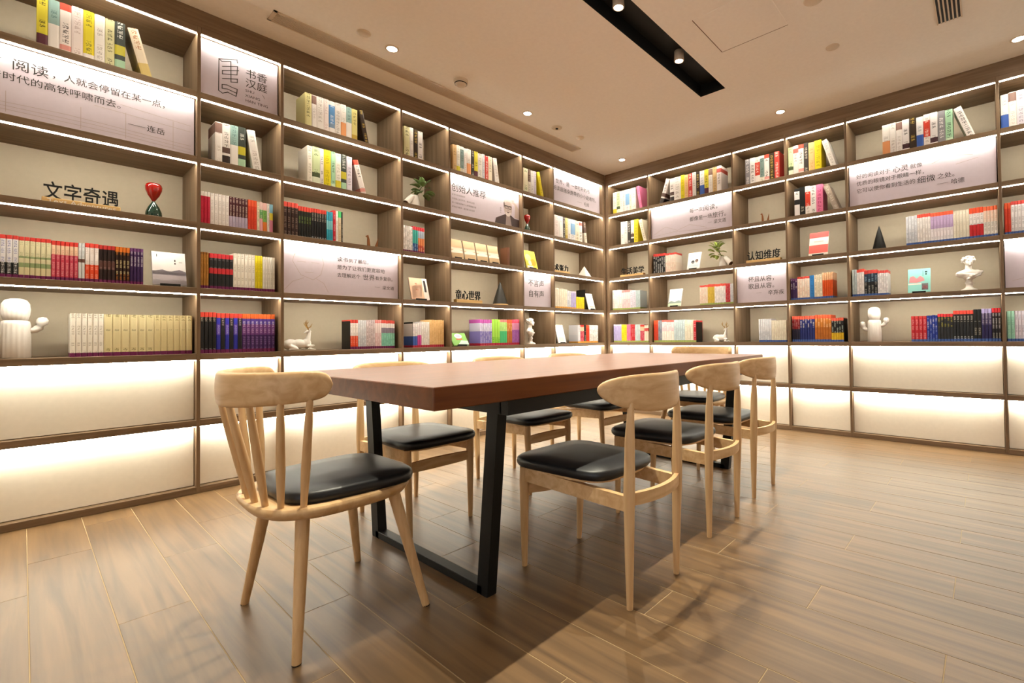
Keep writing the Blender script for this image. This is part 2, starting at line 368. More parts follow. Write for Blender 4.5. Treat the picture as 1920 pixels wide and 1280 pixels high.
# ------------------------------------------------------------------ bookcases
led_cache, board_cache = {}, {}
def make_bookcase(w, posts, label):
    bc = thing('bookcase', label, 'bookcase', (0, 0, 0), RZ[w])
    a, b = posts[0], posts[-1]
    # parts are laid out in wall coordinates: x along the wall, y into the wall
    for i, s in enumerate(posts):
        hw = 0.025 if abs(s) < 0.03 else 0.009
        part('post', MB().cbox(s-hw, s+hw, 0.0, DEPTH, 0, 7*H+T, 0.0012), M_WALZ, bc)
    part('valance', MB().cbox(a-0.009, 0.0 if w == 'L' else b+0.009, 0.0, 0.03, 7*H+T, ZC, 0.0012) if w == 'L' else MB().cbox(0.0, b+0.009, 0.0, 0.03, 7*H+T, ZC, 0.0012), M_WALX, bc)
    for bay, (bw, p0, p1) in BAYS.items():
        if bw != w: continue
        x0, x1 = inner(bay); L = x1-x0; cx = (x0+x1)/2
        part('back_panel', MB().box(x0, x1, DEPTH-0.008, DEPTH, 0, 7*H), M_BACK, bc)
        k = round(L, 4)
        if k not in board_cache:
            board_cache[k] = MB().cbox(-L/2, L/2, 0.0, DEPTH-0.008, 0, T, 0.0015).mesh('shelf_board', M_WALX)
            led_cache[k] = MB().box(-L/2+0.003, L/2-0.003, 0.010, 0.019, -0.0045, -0.0005).mesh('led_strip', M_LED)
        for q in range(8):                      # q = 0 lies on the floor, q = 7 closes the top
            sb = obj('shelf_board', board_cache[k], bc, (cx, 0, q*H))
            if q: tag(obj('led_strip', led_cache[k], sb), 'glowing white light strip under a shelf')
        for r in (5, 6):
            z = zfloor(r)
            part('base_panel', MB().cbox(x0+0.003, x1-0.003, 0.046, 0.058, z+0.003, z+H-T-0.002, 0.0015), M_BASE, bc)
    return bc
BL = make_bookcase('L', LPOST, 'walnut built-in bookcase holding the line-art logo board and founder portrait')
BR = make_bookcase('R', RPOST, 'walnut built-in bookcase holding the turquoise book and the red-and-white book')

# ------------------------------------------------------------------ books
# style: description | bands from foot to head as height:colour[/ink]
STYLES = {
'yelq': 'yellow book with a dark square|.04:D8C93A .22:5A2C3A .04:D8C93A .7:DDCE3C/3A3420',
'tealtop': 'white book with a grey-teal upper half|.52:EDE6E2 .48:93B0AC/5C7C7C',
'redblk': 'white book with red head and black lettering|.08:E6CFC9 .1:E29A92 .68:F0E6E2/221C1C .14:D2503E',
'blush': 'blush-white book with faint lettering|1:EFE2E0/C8B2AE',
'yelmid': 'white book with a broad yellow block|.14:EFE6E0 .86:E2D02A/6E6A20',
'white': 'plain white book|1:EEE8E4/B8AEA8',
'white2': 'plain off-white book|1:E4DEDA/9A9088',
'olive': 'pale olive book with dark lettering|1:D8D2A2/4A4630',
'dkyel': 'dark grey book with a yellow patch|.22:A9CFAE .1:3E443F .2:C9BE3A .48:3E443F/DADAD2',
'whblk': 'white paperback with blue print and a black foot|.3:17181C/E8E8E8 .6:E4E2E6/5A63A8 .1:C83A34',
'creamgreen': 'cream paperback with green bands and a red head|.2:DCD0A6 .12:8FA071 .12:DCD4AE .05:8FA071 .41:E2DCB6/AEB084 .1:D23B34',
'pinkred': 'rose-red paperback with a pale head band|.62:C73F55/E9B0B4 .26:E8C7A8/C98C70 .12:D23B34',
'greydash': 'pale grey book with a brown bar|.45:DADBDC .1:6E4A40 .45:D6DADC/9AA0A8',
'whorange': 'white paperback with orange lower half and red head|.4:E8502E/F2B49A .48:EEE6E2/C0A8A0 .12:D8453A',
'darkpor': 'near-black paperback with portrait spine and red head|.3:2A1A18 .25:5A3A34/9A7A70 .33:241614 .12:B8322E',
'orblk': 'black and orange paperback|.2:2A1812/D27A2E .5:2A1610/EFD9A0 .15:2A1812/D27A2E .15:C8691E',
'purple': 'deep purple paperback with white lettering|.45:3A2250 .45:3A1E4C/E6DDE8 .1:6A3A6E',
'ivory': 'ivory volume with fine grey lettering|.85:F0EADE/B0A494 .15:ECE4D6/8A8074',
'creamthick': 'thick cream volume with dark title|.12:E0D2A0/8A7C50 .45:E2D4A4 .28:E4D6A8/4A4028 .15:E2D4A4/8A7C50',
'creamthin': 'slim cream volume with dark title|.12:DCCB98/8A7C50 .45:DECE9C .28:E0D0A0/4A4028 .15:DECE9C/8A7C50',
'whpatch': 'white book with a brown head patch|.74:EEE8E4/C6BCB6 .24:8A6C64 .02:EEE8E4',
'whfoot': 'white book with a dark portrait foot|.22:332A28 .06:EDE6E2 .14:5C4640 .58:EDE6E2/5C5450',
'redcap': 'crimson hardback with white head|.86:C22440/A01830 .14:EDE6E0',
'maroonlav': 'maroon book with lavender foot|.38:B9AEC6/9A8EAE .62:4A2028/E6D2C6',
'redor': 'bright red-orange book|.8:D8432A/B02E1C .2:E05A34',
'cream': 'cream book|1:EBDFC8/8E7E62',
'pinkgreen': 'slim pink book with a green label|.45:E6A8B4 .3:6FA56A/D8E4C0 .25:E8C8C4',
'greenor': 'slim green and orange book|.35:E07A34 .4:7AAE5A/3C5A2C .25:E6B8B4',
'bluepink': 'slim book in pink, yellow and blue|.45:D685A0 .25:E0D24A .3:7FB3CE',
'amber': 'amber paperback|.93:B07A34/7E5420 .07:8E5E26',
'blkred': 'black paperback with a red stripe and head|.38:242426 .17:C83038 .31:232325/8C8484 .14:CC343C',
'yellow': 'bright yellow book|.85:E2D020/A89A10 .15:E8D834',
'whgrid': 'white paperback with fine grey grid|.5:E6E1D6/BDB8AC .5:E9E4DA/C6C0B4',
'blkredtop': 'black paperback with red head|.1:1E1E20/D8D8D8 .5:1C1C1E .27:1C1C1E/C4BCAE .13:D04436',
'blkredtop2': 'black and red paperback between blue ones|.5:1C1C22 .37:20202A/B8A8A8 .13:D04436',
'bluevio': 'electric blue-violet paperback|.4:2A2E9E .3:5A44B4/B8B4E6 .17:3A3ABE .13:C8443C',
'violet': 'violet paperback with orange head|.4:3C1E58/8A6AA8 .3:6A3A7C/C8A8D0 .16:56409C/E0DCF0 .14:DE6A34',
'creamyel': 'pale yellow-cream book with dark lettering|1:DDD59A/6E6A44',
'bluebar': 'white book with a bright blue bar|.2:EEE8E6 .12:7E98B8 .56:5C94CE/DCE6F2 .12:EEE8E6',
'whor': 'white book with orange lower half|.46:E8A06A .54:EEE8E2/C0B8B0',
'mustard': 'mustard-cream book|.2:B89A3E .8:D8CC82/7E7040',
'palegreen': 'pale green book with a dark seal|.2:E0E6D0 .12:4E5A3C .68:CFDDAE/6E7E54',
'whtext': 'white book with bold black lettering|1:ECE6E4/2E2A2C',
'mint': 'mint-green book with black lettering|.12:CFE4C8 .88:A8D4B0/24382C',
'whyel': 'white book with a yellow foot|.24:DDD040 .76:F0ECE2/B4AC98',
'lilac': 'lilac-white book|1:DCD4E0/8E86A0',
'brownred': 'dark brown paperback with red head|.86:33221E/8E7468 .14:D24E42',
'blkgreen': 'black paperback with green print and red head|.45:1E1E1C .4:20241C/7E9A4A .15:CE4438',
'cyan': 'cyan book|.4:2E9AB4 .3:7EC4CE .3:38A0BE',
'crimson': 'crimson book|.9:BC2230/E0A0A0 .1:C83A3A',
'greencap': 'cream book with a bright green head|.8:D8C4A4/9A8460 .2:4EC070',
'black': 'black book|.6:161616/B0A898 .4:161616',
'silver': 'silver-grey book|.4:D2D4DC/8E94A4 .6:DCDCE2/A4A8B4',
'stripes': 'white book with dark pinstripes|1:D8C8CC/5C2A3A',
'pinkpale': 'pale pink book|.5:E8CCCE/C48E98 .38:EEDCDC .12:DC8A88',
'mintred': 'white book with mint foot and red head|.5:8FD2BE/4E9C88 .2:8E8496 .18:EEE6E6 .12:D8564C',
'dkgold': 'dark brown book with gold lettering|1:33261C/C2A44E',
'tealred': 'teal book with red head|.3:26508A/C8D0E0 .55:3AA79C .15:D23A44',
'sunset': 'sunset-coloured book with red head|.25:C0503C/E8C8A8 .3:E08A58 .3:A8B4C8 .15:D23A44',
'whblue': 'white book with a blue foot|.42:3F62B4 .58:EDE8E8/9AA0A8',
'whpink': 'white book with a magenta foot|.45:CC4A9A .55:EFE8EA/C8B8C0',
'peach': 'peach-orange book|1:E8BE84/C89858',
'tan': 'tan book|1:D8B682/9A7A4A',
'tealpatch': 'grey-teal book with white foot|.2:E8E0D2/9A9080 .7:7E9490/4A5C5A .1:E8E0D2',
'dark': 'dark slate book with pale lettering|1:39332F/C8C0B4',
'redtxt': 'red book with white lettering|1:CC4038/F0DCD4',
'purpwhite': 'periwinkle and white book|.5:8A82CE/E8E4F4 .35:DAD6EC/8078C0 .15:C05AB0',
'lime': 'lime-green book|.25:8ED23E/3E7A1E .75:A2DA4C',
'greenteal': 'green book with white stripes|.5:46BE7C .38:B8E08A/7EB44A .12:D08A8A',
'orbrown': 'orange-brown book|.5:B86A24/8E4E18 .35:C87E34/E8C8A0 .15:E0603E',
'pinkviolet': 'pink and violet book|.55:9E58AE/C88ACC .3:D890B8 .15:E0506E',
'creamgrn': 'cream book with green lettering|1:E4DDC0/6E8A4E',
'brownpatch': 'dark brown and ivory book|.5:E0D8C8/8A8070 .5:5C4438/A89078',
'blueart': 'pale blue art book|.3:E4E0E0/A8A8B0 .5:7FA8D2 .2:C2D2E0',
'whblkbot': 'white book with a black caption and red seal|.08:EDE6DE .42:EDE6DE/1E1C1C .3:EDE6DE .14:D8685C .06:EDE6DE',
'creamplain': 'plain cream paperback|1:E8E0CE/C8BEA8',
'lavender': 'lavender paperback|.9:B8AEDC/8A80B8 .1:D8D0E8',
'iceblue': 'ice-blue paperback|1:C6D4D8/8AA0AA',
'pinkbold': 'hot-pink book|1:E0789E/B03A6A',
'creamred': 'cream book with red label|.6:EBDCCA .2:C8504C/F0DCD4 .2:EBDCCA',
'whred': 'white book with a red seal|.3:EFE6E2 .45:EFE6E2/8A8284 .15:D8665C .1:EFE6E2',
'blkwh': 'black and white patterned paperback with red head|.45:141416/E8E4E0 .42:141416/F4F0EC .13:D03A34',
'pinkcream': 'cream paperback with salmon print|.5:EEDCCA/D8907C .4:F0E2D4/E0A894 .1:D84C40',
'yelredtop': 'mustard paperback with red head|.86:D8B848/A88A28 .14:D64A3C',
'whredtop': 'white paperback with red head|.88:ECE6E4/A8A0A0 .12:DC4E3E',
'slate': 'slate-grey book|1:7E8494/C8CCD4',
'whpinktop': 'white paperback with pink print|.45:F0EAE2/D8C8C0 .45:ECD8DC/C88A9A .1:DC6A62',
'greytext': 'grey book with white lettering|1:8C8A90/F0ECEC',
'redwhite': 'white book with a red title block|.3:EEE6E2/B0A6A0 .5:D0402E/F2DCD0 .2:EEE6E2/B0A6A0',
'blkwhite': 'black and white book|.42:EEE8E8 .18:242222 .3:EEE8E8/5C5656 .1:242222',
'bluesolid': 'bright blue book|1:2C7CC4/1C5C9C',
'orangesolid': 'burnt-orange book with pale head|.68:D8541E/B03E10 .32:E8B890/B07A50',
'maroonnavy': 'navy and maroon book with red head|.45:1E1C34 .42:8E1C26/C8A0A0 .13:E0604A',
'navywh': 'navy book with white stripe and red head|.5:1F2A6A .36:222C70/F4F0F0 .14:E0604A',
'blkyel': 'black book with bright yellow foot|.32:DCB424/B88E10 .55:1A1A1E/C8D8CC .13:E0604A',
'whdot': 'white book with a dark oval emblem|.08:EEE8E8 .15:4A3038 .77:EEE8E8/3A3438',
'lavmid': 'white paperback with a lavender block and red head|.42:EDE6EA/B8B0B8 .45:C4AAD2/9A80B0 .13:E05A3C',
'redwhred': 'red and white banded book|.4:C4242A .4:EEE6E4/8A8282 .2:E0502E',
'whpeach': 'white paperback with peach block and orange head|.45:EEE8E0/6E6A66 .4:EDD8C8/E0A88C .15:E0643C',
'blkblue': 'black book with teal head print|.5:16161A/A8A8A0 .35:24364A/8EB0C4 .15:C8423C',
'whlines': 'white book with ruled captions|.5:ECE8EA/8E8A94 .38:ECE8EA/5C5862 .12:D8504A',
'bluewh': 'royal-blue book with white label|.5:22368E/8A9AD0 .38:2A3E96/EEEAEE .12:22368E',
'blkgold': 'black book with gold print and red head|.48:28282A .4:28282A/B8AC34 .12:CC2E34',
'navylav': 'navy-violet book with lavender head|.45:241C4E .4:3A3060/C8C0CC .15:A49ACA',
'redblkwh': 'black book with white stripe and red head|.3:1A1618/C8C0B0 .55:241C1E/E4DCDC .15:CC2E34',
'mintsolid': 'mint-green paperback|1:9ED2BC/6EAE94',
'beige': 'beige book with reddish lettering and dark cover|.3:D8C07A .7:EBDCC4/B8764A',
'taupe': 'taupe book|1:A8988A/D8CEC0',
}
WHERE = {
'A0': 'above the big reading quote board', 'A3': 'beside the misty-landscape book', 'A4': 'in the all-cream row',
'B1': 'directly below the line-art logo board', 'B2': 'two shelves below the line-art logo board', 'B3': 'three shelves below the line-art logo board', 'B4': 'four shelves below the line-art logo board',
'C0': 'on the shelf beside the logo board', 'C1': 'two above the world quote board', 'C2': 'just above the world quote board', 'C4': 'below the world quote board',
'D0': 'above the vase in the narrow bay', 'D2': 'directly below the leafy vase', 'D4': 'directly below the peach-cover book',
'E0': 'above the founder portrait board', 'E4': 'beside the green picture book', 'F0': 'above the small red hourglass',
'G1': 'below the corner quote board', 'G3': 'directly below the white pyramid', 'G4': 'two shelves below the white pyramid',
'H0': 'on the top shelf right of the corner', 'H1': 'directly above the lifestyle letters', 'H3': 'directly below the lifestyle letters', 'H4': 'two shelves below the lifestyle letters',
'I0': 'above the travel quote board', 'I2': 'directly below the travel quote board', 'I3': 'two shelves below the travel quote board', 'I4': 'three shelves below the travel quote board',
'J0': 'above the lone copper crane', 'J4': 'below the leisurely-cup quote board',
'K0': 'two shelves above the red-and-white book', 'K1': 'directly above the red-and-white book', 'K3': 'directly below the red-and-white book', 'K4': 'two shelves below the red-and-white book',
'L0': 'above the eyesight quote board', 'L2': 'in the row beside the black cone', 'L3': 'in the short row near the turquoise book', 'L4': 'directly below the turquoise book and bust',
'M0': 'past the eyesight quote board', 'M2': 'past the black cone shelf', 'M4': 'at the end past the black and red rows',
}
TAGCOL = {}
for cells, c in (('A3 A4 B3 B4 C4 D2', '6E1F52'), ('D4 E4', 'B0223C'), ('G3 G4', 'D89A3C'), ('H3 H4 I3 I4', '9AA85A'), ('J4 K3 K4 L2 L3 L4 M2 M4', '3E5EA2')):
    for k in cells.split(): TAGCOL[k] = c
def bands_of(style, tagc):
    out = []
    for tok in STYLES[style].split('|')[1].split():
        f, c = tok.split(':'); c, _, ink = c.partition('/'); out.append([float(f), c, ink])
    tot = sum(b[0] for b in out)
    k = 0.91 if tagc else 1.0
    out = [[b[0]/tot*k, b[1], b[2]] for b in out]
    if tagc: out.insert(0, [0.09, tagc, ''])
    return out
def book_geo(t, h, d, bands):
    # cover shell with a slightly rounded spine, recessed page block; returns verts, faces, cols, inks, uvs
    vs, fs, cols, inks, uvs = [], [], [], [], []
    def q(pts, c, ink='', uv=None):
        o = len(vs); vs.extend(pts); fs.append(tuple(range(o, o+len(pts)))); cols.append(c); inks.append(ink); uvs.append(uv or [(0, 0)]*len(pts))
    xs = [0, 0.2*t, 0.8*t, t]; ys = [0.003, 0.0, 0.0, 0.003]
    off = random.random()*20
    z = 0.0
    for f, c, ink in bands:
        z1 = z+f*h
        for i in range(3):
            uv = [((a/t), (zz/t)+off) for a, zz in ((xs[i], z), (xs[i+1], z), (xs[i+1], z1), (xs[i], z1))]
            q([(xs[i], ys[i], z), (xs[i+1], ys[i+1], z), (xs[i+1], ys[i+1], z1), (xs[i], ys[i], z1)], c, ink if i == 1 else '', uv)
        q([(0, d, z), (0, 0.003, z), (0, 0.003, z1), (0, d, z1)], c)
        q([(t, 0.003, z), (t, d, z), (t, d, z1), (t, 0.003, z1)], c)
        z = z1
    e = min(0.0016, t*0.12); zt = h-0.004; top = bands[-1][1]; pg = 'E6DCCB'
    q([(xs[0], ys[0], h), (xs[1], ys[1], h), (xs[1], ys[1]+0.004, h), (e, 0.007, h)], top); q([(xs[1], ys[1], h), (xs[2], ys[2], h), (xs[2], 0.004, h), (xs[1], 0.004, h)], top)
    q([(xs[2], ys[2], h), (xs[3], ys[3], h), (t-e, 0.007, h), (xs[2], 0.004, h)], top)
    q([(0, 0.003, h), (e, 0.003, h), (e, d, h), (0, d, h)], top); q([(t-e, 0.003, h), (t, 0.003, h), (t, d, h), (t-e, d, h)], top)
    q([(e, 0.005, zt), (t-e, 0.005, zt), (t-e, d-0.004, zt), (e, d-0.004, zt)], pg)
    q([(e, 0.004, zt), (e, 0.004, h), (t-e, 0.004, h), (t-e, 0.004, zt)], top)
    q([(0, d-0.004, 0), (0, d-0.004, zt), (t, d-0.004, zt), (t, d-0.004, 0)], pg)
    q([(0, 0.003, 0), (0, d, 0), (t, d, 0), (t, 0.003, 0)], bands[0][1])
    return vs, fs, cols, inks, uvs
def book_mesh(name, geos):
    V, Fc, C, K, U = [], [], [], [], []
    for (vs, fs, cols, inks, uvs), mt in geos:
        o = len(V); V += [tuple(mt @ Vector(v)) for v in vs] if mt else vs
        for f, c, i, u in zip(fs, cols, inks, uvs):
            Fc.append([a+o for a in f]); C += list(lin(c))*len(f)
            k = lin(i)[:3]+(1.0,) if i else (0, 0, 0, 0)
            K += list(k)*len(f); U += [x for p in u for x in p]
    me = bpy.data.meshes.new(name); me.from_pydata(V, [], Fc); me.materials.append(M_BOOK)
    me.color_attributes.new('col', 'FLOAT_COLOR', 'CORNER').data.foreach_set('color', C)
    me.color_attributes.new('ink', 'FLOAT_COLOR', 'CORNER').data.foreach_set('color', K)
    me.uv_layers.new(name='uv').data.foreach_set('uv', U); me.update(); return me
BOOKS = [
('A',0,[-4.5928,-4.5547,-4.5147,-4.4737,-4.4316,-4.3904,-4.3502,-4.3132,-4.271],0.267,8,'yelq tealtop redblk blush yelmid white olive dkyel',1),
('A',3,[-4.7026,-4.6438],0.207,3,'whblk',1),
('A',3,[-4.6438,-4.5376],0.205,6,'creamgreen',1),
('A',3,[-4.5376,-4.4441],0.201,6,'pinkred',1),
('A',3,[-4.4441,-4.4197],0.202,2,'greydash',1),
('A',3,[-4.4197,-4.3689],0.205,3,'whorange',1),
('A',3,[-4.3689,-4.306],0.202,4,'darkpor',1),
('A',3,[-4.306,-4.2481],0.201,4,'orblk',1),
('A',3,[-4.2481,-4.1931],0.202,4,'purple',1),
('A',4,[-4.4712,-4.3486],0.225,6,'ivory',1),
('A',4,[-4.3486,-4.1471],0.223,6,'creamthick',1),
('A',4,[-4.1471,-3.977],0.225,6,'creamthin',1),
('B',1,[-3.8697,-3.8333,-3.7926,-3.7511,-3.7107],0.263,4,'whpatch whfoot tealtop dkyel',1),
('B',2,[-3.941,-3.8931],0.199,3,'redcap',1),
('B',2,[-3.8931,-3.7983],0.198,5,'white',1),
('B',2,[-3.7983,-3.6998],0.196,6,'maroonlav',1),
('B',2,[-3.6998,-3.6499],0.197,3,'redor',1),
('B',2,[-3.6499,-3.6345,-3.6165,-3.5929,-3.5783,-3.558],0.197,5,'cream pinkgreen greenor white2 bluepink',1),
('B',3,[-3.9395,-3.9],0.220,3,'amber',1),
('B',3,[-3.8971,-3.7767],0.218,6,'blkred',1),
('B',3,[-3.7767,-3.6601],0.233,6,'ivory',1),
('B',3,[-3.6601,-3.618],0.232,3,'yellow',1),
('B',3,[-3.618,-3.5473],0.230,5,'whgrid',1),
('B',4,[-3.9414,-3.8622],0.248,4,'blkredtop',1),
('B',4,[-3.8622,-3.8403,-3.8183,-3.7964,-3.7744,-3.7525,-3.7305],0.244,6,'bluevio blkredtop2 bluevio blkredtop2 bluevio blkredtop2',1),
('B',4,[-3.7305,-3.5465],0.244,8,'violet',1),
('C',0,[-3.3635,-3.3199,-3.2877,-3.2396,-3.2055,-3.1627,-3.1213,-3.0819,-3.0422,-3.0006],0.249,9,'creamyel whpatch white blush bluebar white2 whor tealtop mustard',1),
('C',1,[-3.3491,-3.3174,-3.2655,-3.2405,-3.1918,-3.1604,-3.1209,-3.0816,-3.0408],0.267,8,'ivory palegreen whtext yellow mint whyel dkyel lilac',1),
('C',2,[-3.4977,-3.4066],0.229,4,'brownred',1),
('C',2,[-3.4066,-3.3236],0.216,5,'blkgreen',1),
('C',2,[-3.3236,-3.223],0.217,6,'blkredtop',1),
('C',2,[-3.223,-3.1792],0.215,3,'cyan',0),
('C',2,[-3.1792,-3.1588,-3.1428,-3.1202,-3.1096],0.232,4,'crimson white greencap black',1),
('C',4,[-3.0599,-3.0011],0.219,3,'whorange',1),
('C',4,[-3.0011,-2.9388],0.220,4,'silver',0),
('C',4,[-2.9388,-2.8714],0.221,4,'stripes',0),
('C',4,[-2.8714,-2.8197],0.222,3,'pinkpale',0),
('C',4,[-2.8197,-2.7103],0.221,6,'mintred',0),
('D',0,[-2.6221,-2.5717,-2.5392,-2.4979,-2.4535],0.257,4,'olive white dkgold whtext',1),
('D',2,[-2.6359,-2.5517],0.217,5,'whtext',0),
('D',2,[-2.5517,-2.503],0.223,3,'tealred',0),
('D',2,[-2.503,-2.4429],0.222,3,'sunset',0),
('D',4,[-2.5599,-2.5129],0.200,2,'whblue',0),
('D',4,[-2.5129,-2.4768],0.204,2,'whpink',0),
('D',4,[-2.4768,-2.4007],0.216,4,'white',0),
('D',4,[-2.4007,-2.2601],0.233,7,'peach',0),
('E',0,[-2.1592,-2.1178,-2.0792,-2.0384,-2.0087,-1.9608,-1.9243,-1.883,-1.8331,-1.8018,-1.7606,-1.7157],0.249,11,'tan whyel tealpatch white whor dark yelq white2 silver redtxt cream',1),
('E',4,[-1.8738,-1.7342],0.247,7,'purpwhite',0),
('E',4,[-1.7342,-1.6372],0.250,3,'lime',0),
('E',4,[-1.6372,-1.5478],0.252,4,'greenteal',0),
('E',4,[-1.5478,-1.4809],0.250,3,'orbrown',0),
('E',4,[-1.4809,-1.3847],0.254,5,'pinkviolet',0),
('F',0,[-1.3153,-1.2446,-1.2067,-1.1622,-1.1257],0.263,4,'creamgrn brownpatch white lilac',1),
('G',1,[-0.8563,-0.7871,-0.7174,-0.6802,-0.6373,-0.5883,-0.5089,-0.443,-0.3855],0.249,8,'blush white dark mustard white2 blueart cream whblkbot',0),
('G',3,[-0.8595,-0.6598],0.220,6,'creamplain',0),
('G',3,[-0.6598,-0.5966],0.205,2,'silver',0),
('G',3,[-0.5966,-0.5091],0.203,3,'lavender',0),
('G',3,[-0.5091,-0.3615],0.144,4,'yellow',0),
('G',4,[-0.4844,-0.44],0.211,1,'silver',0),
('G',4,[-0.44,-0.3747],0.211,3,'pinkred',0),
('G',4,[-0.3747,-0.3348],0.212,1,'black',0),
('G',4,[-0.3348,-0.2747],0.211,3,'redor',0),
('G',4,[-0.2747,-0.11],0.211,6,'whtext',0),
('H',0,[0.0843,0.1409,0.1913,0.2324,0.2692,0.3297,0.3604,0.4204],0.269,7,'whyel palegreen white white2 blueart cream ivory',0),
('H',1,[0.1966,0.2455,0.2953,0.3438,0.3873,0.4445],0.281,5,'white white2 dark whfoot yellow',1),
('H',3,[0.0592,0.2001],0.245,4,'white',0),
('H',3,[0.2001,0.3199],0.235,4,'pinkpale',0),
('H',3,[0.3199,0.4004],0.225,2,'lilac',0),
('H',3,[0.4004,0.4632],0.219,4,'iceblue',0),
('H',4,[0.0698,0.1881],0.217,5,'lavender',0),
('H',4,[0.1881,0.2647],0.214,2,'yellow',0),
('H',4,[0.2647,0.3186],0.212,2,'pinkbold',0),
('H',4,[0.3186,0.3832],0.210,3,'crimson',0),
('H',4,[0.3832,0.4566],0.208,3,'iceblue',0),
('H',4,[0.4566,0.5133],0.206,3,'pinkred',0),
('H',4,[0.5133,0.5715],0.200,2,'creamred',0),
('I',0,[0.8776,0.9293,1.0133,1.0589,1.1039,1.1529,1.1969,1.2404,1.2932,1.3399,1.386,1.4322,1.4813],0.271,12,'whfoot white yellow peach redtxt white2 dkgold whblue yelq whpatch tan whred',1),
('I',2,[0.6495,0.8059],0.226,6,'blkwh',0),
('I',2,[0.8059,0.9382],0.217,6,'pinkcream',0),
('I',3,[1.2192,1.3101],0.214,5,'pinkcream',0),
('I',3,[1.3101,1.386],0.218,5,'yelredtop',0),
('I',3,[1.386,1.5082],0.215,6,'whredtop',0),
('I',3,[1.5082,1.556],0.210,3,'crimson',0),
('I',3,[1.556,1.5925],0.209,3,'silver',0),
('I',4,[0.6402,0.6995],0.249,3,'redor',0),
('I',4,[0.6995,0.7482],0.247,2,'slate',0),
('I',4,[0.7482,0.9017],0.249,5,'whpinktop',0),
('I',4,[0.9017,1.0355],0.247,5,'iceblue',0),
('I',4,[1.0355,1.1374],0.243,3,'creamplain',0),
('I',4,[1.1374,1.1737],0.236,1,'crimson',1),
('J',0,[1.7345,1.7836,1.8325,1.8803,1.9233,1.9709,2.0199,2.0662],0.269,7,'greytext whtext redwhite tealpatch redblk dkgold redtxt',1),
('J',4,[1.8399,1.9625],0.226,6,'silver',0),
('J',4,[1.9625,2.1034],0.208,9,'creamplain',0),
('K',0,[2.1479,2.1926,2.2386,2.2854,2.3269,2.3788,2.4353],0.278,6,'palegreen whred redblk dark peach yellow',1),
('K',1,[2.1951,2.2414,2.2908,2.3358,2.3839,2.4401],0.267,5,'blkwhite black redwhite whtext pinkbold',1),
('K',3,[2.1466,2.2066],0.204,3,'purple',0),
('K',3,[2.2066,2.3142],0.216,5,'pinkcream',0),
('K',3,[2.3142,2.3529],0.225,1,'bluesolid',1),
('K',3,[2.3529,2.4212],0.222,3,'cream',0),
('K',3,[2.4212,2.5107],0.234,5,'orangesolid',0),
('K',4,[2.1525,2.2225],0.241,4,'maroonnavy',0),
('K',4,[2.2225,2.3511],0.241,6,'navywh',0),
('K',4,[2.3511,2.4879],0.246,6,'orbrown',0),
('K',4,[2.4879,2.5867],0.214,5,'blkyel',0),
('L',0,[2.9079,2.9619,3.0049,3.0473,3.0956,3.1432,3.19,3.233,3.2818,3.3292,3.3761],0.259,10,'whor white whpatch whdot dkgold whblue redwhite whdot greytext mint',1),
('L',2,[3.0573,3.1333],0.242,4,'silver',0),
('L',2,[3.1333,3.2204],0.244,5,'whredtop',0),
('L',2,[3.2204,3.3628],0.239,7,'lavmid',1),
('L',2,[3.3628,3.4598],0.229,5,'creamplain',1),
('L',2,[3.4598,3.5426],0.234,4,'redwhred',1),
('L',2,[3.5426,3.623],0.230,4,'whpeach',1),
('L',3,[2.6589,2.6953],0.237,2,'iceblue',0),
('L',3,[2.6953,2.7509],0.236,3,'whredtop',0),
('L',3,[2.7509,2.85],0.221,4,'blkblue',0),
('L',3,[2.85,2.9246],0.211,5,'whlines',0),
('L',4,[3.0767,3.1799],0.205,4,'crimson',1),
('L',4,[3.1799,3.2496],0.211,4,'bluewh',0),
('L',4,[3.2496,3.3466],0.220,5,'blkgold',0),
('L',4,[3.3466,3.4687],0.238,6,'blkredtop',1),
('L',4,[3.4687,3.5152],0.243,2,'black',1),
('L',4,[3.5152,3.5745],0.245,3,'navylav',1),
('L',4,[3.5745,3.6255],0.248,3,'redblkwh',1),
('M',0,[3.6561,3.6996,3.7432,3.7876,3.8324],0.265,4,'whblue whpatch lilac white',1),
('M',2,[3.6603,3.6959],0.235,2,'redor',1),
('M',2,[3.6959,3.8074],0.241,6,'whlines',1),
('M',4,[3.6584,3.7004],0.221,2,'mintsolid',1),
('M',4,[3.7004,3.7908],0.221,5,'lilac',1),
]
# bay,row, s of foot corner, thickness, height, tilt (radians), style
LEANING = [
('A',0,-4.2012,0.0436,0.262,-0.238,'beige'),
('B',1,-3.6682,0.0452,0.259,-0.148,'white'),
('C',0,-2.9435,0.0328,0.254,-0.189,'dkgold'),
('C',1,-2.9714,0.0386,0.255,-0.256,'redblk'),
('E',0,-1.6736,0.0486,0.246,-0.139,'white'),
('F',0,-1.0574,0.0407,0.268,-0.228,'yellow'),
('G',1,-0.3404,0.0459,0.249,-0.116,'brownpatch'),
('H',0,0.4760,0.0365,0.275,-0.174,'pinkbold'),
('H',1,0.5218,0.0418,0.268,-0.252,'cream'),
('I',0,0.7358,0.0493,0.280,0.330,'whfoot'),
('K',0,2.5141,0.0438,0.265,-0.290,'white'),
('K',1,2.5310,0.0441,0.245,-0.356,'taupe'),
('L',0,3.4628,0.0478,0.256,-0.321,'whtext'),
]
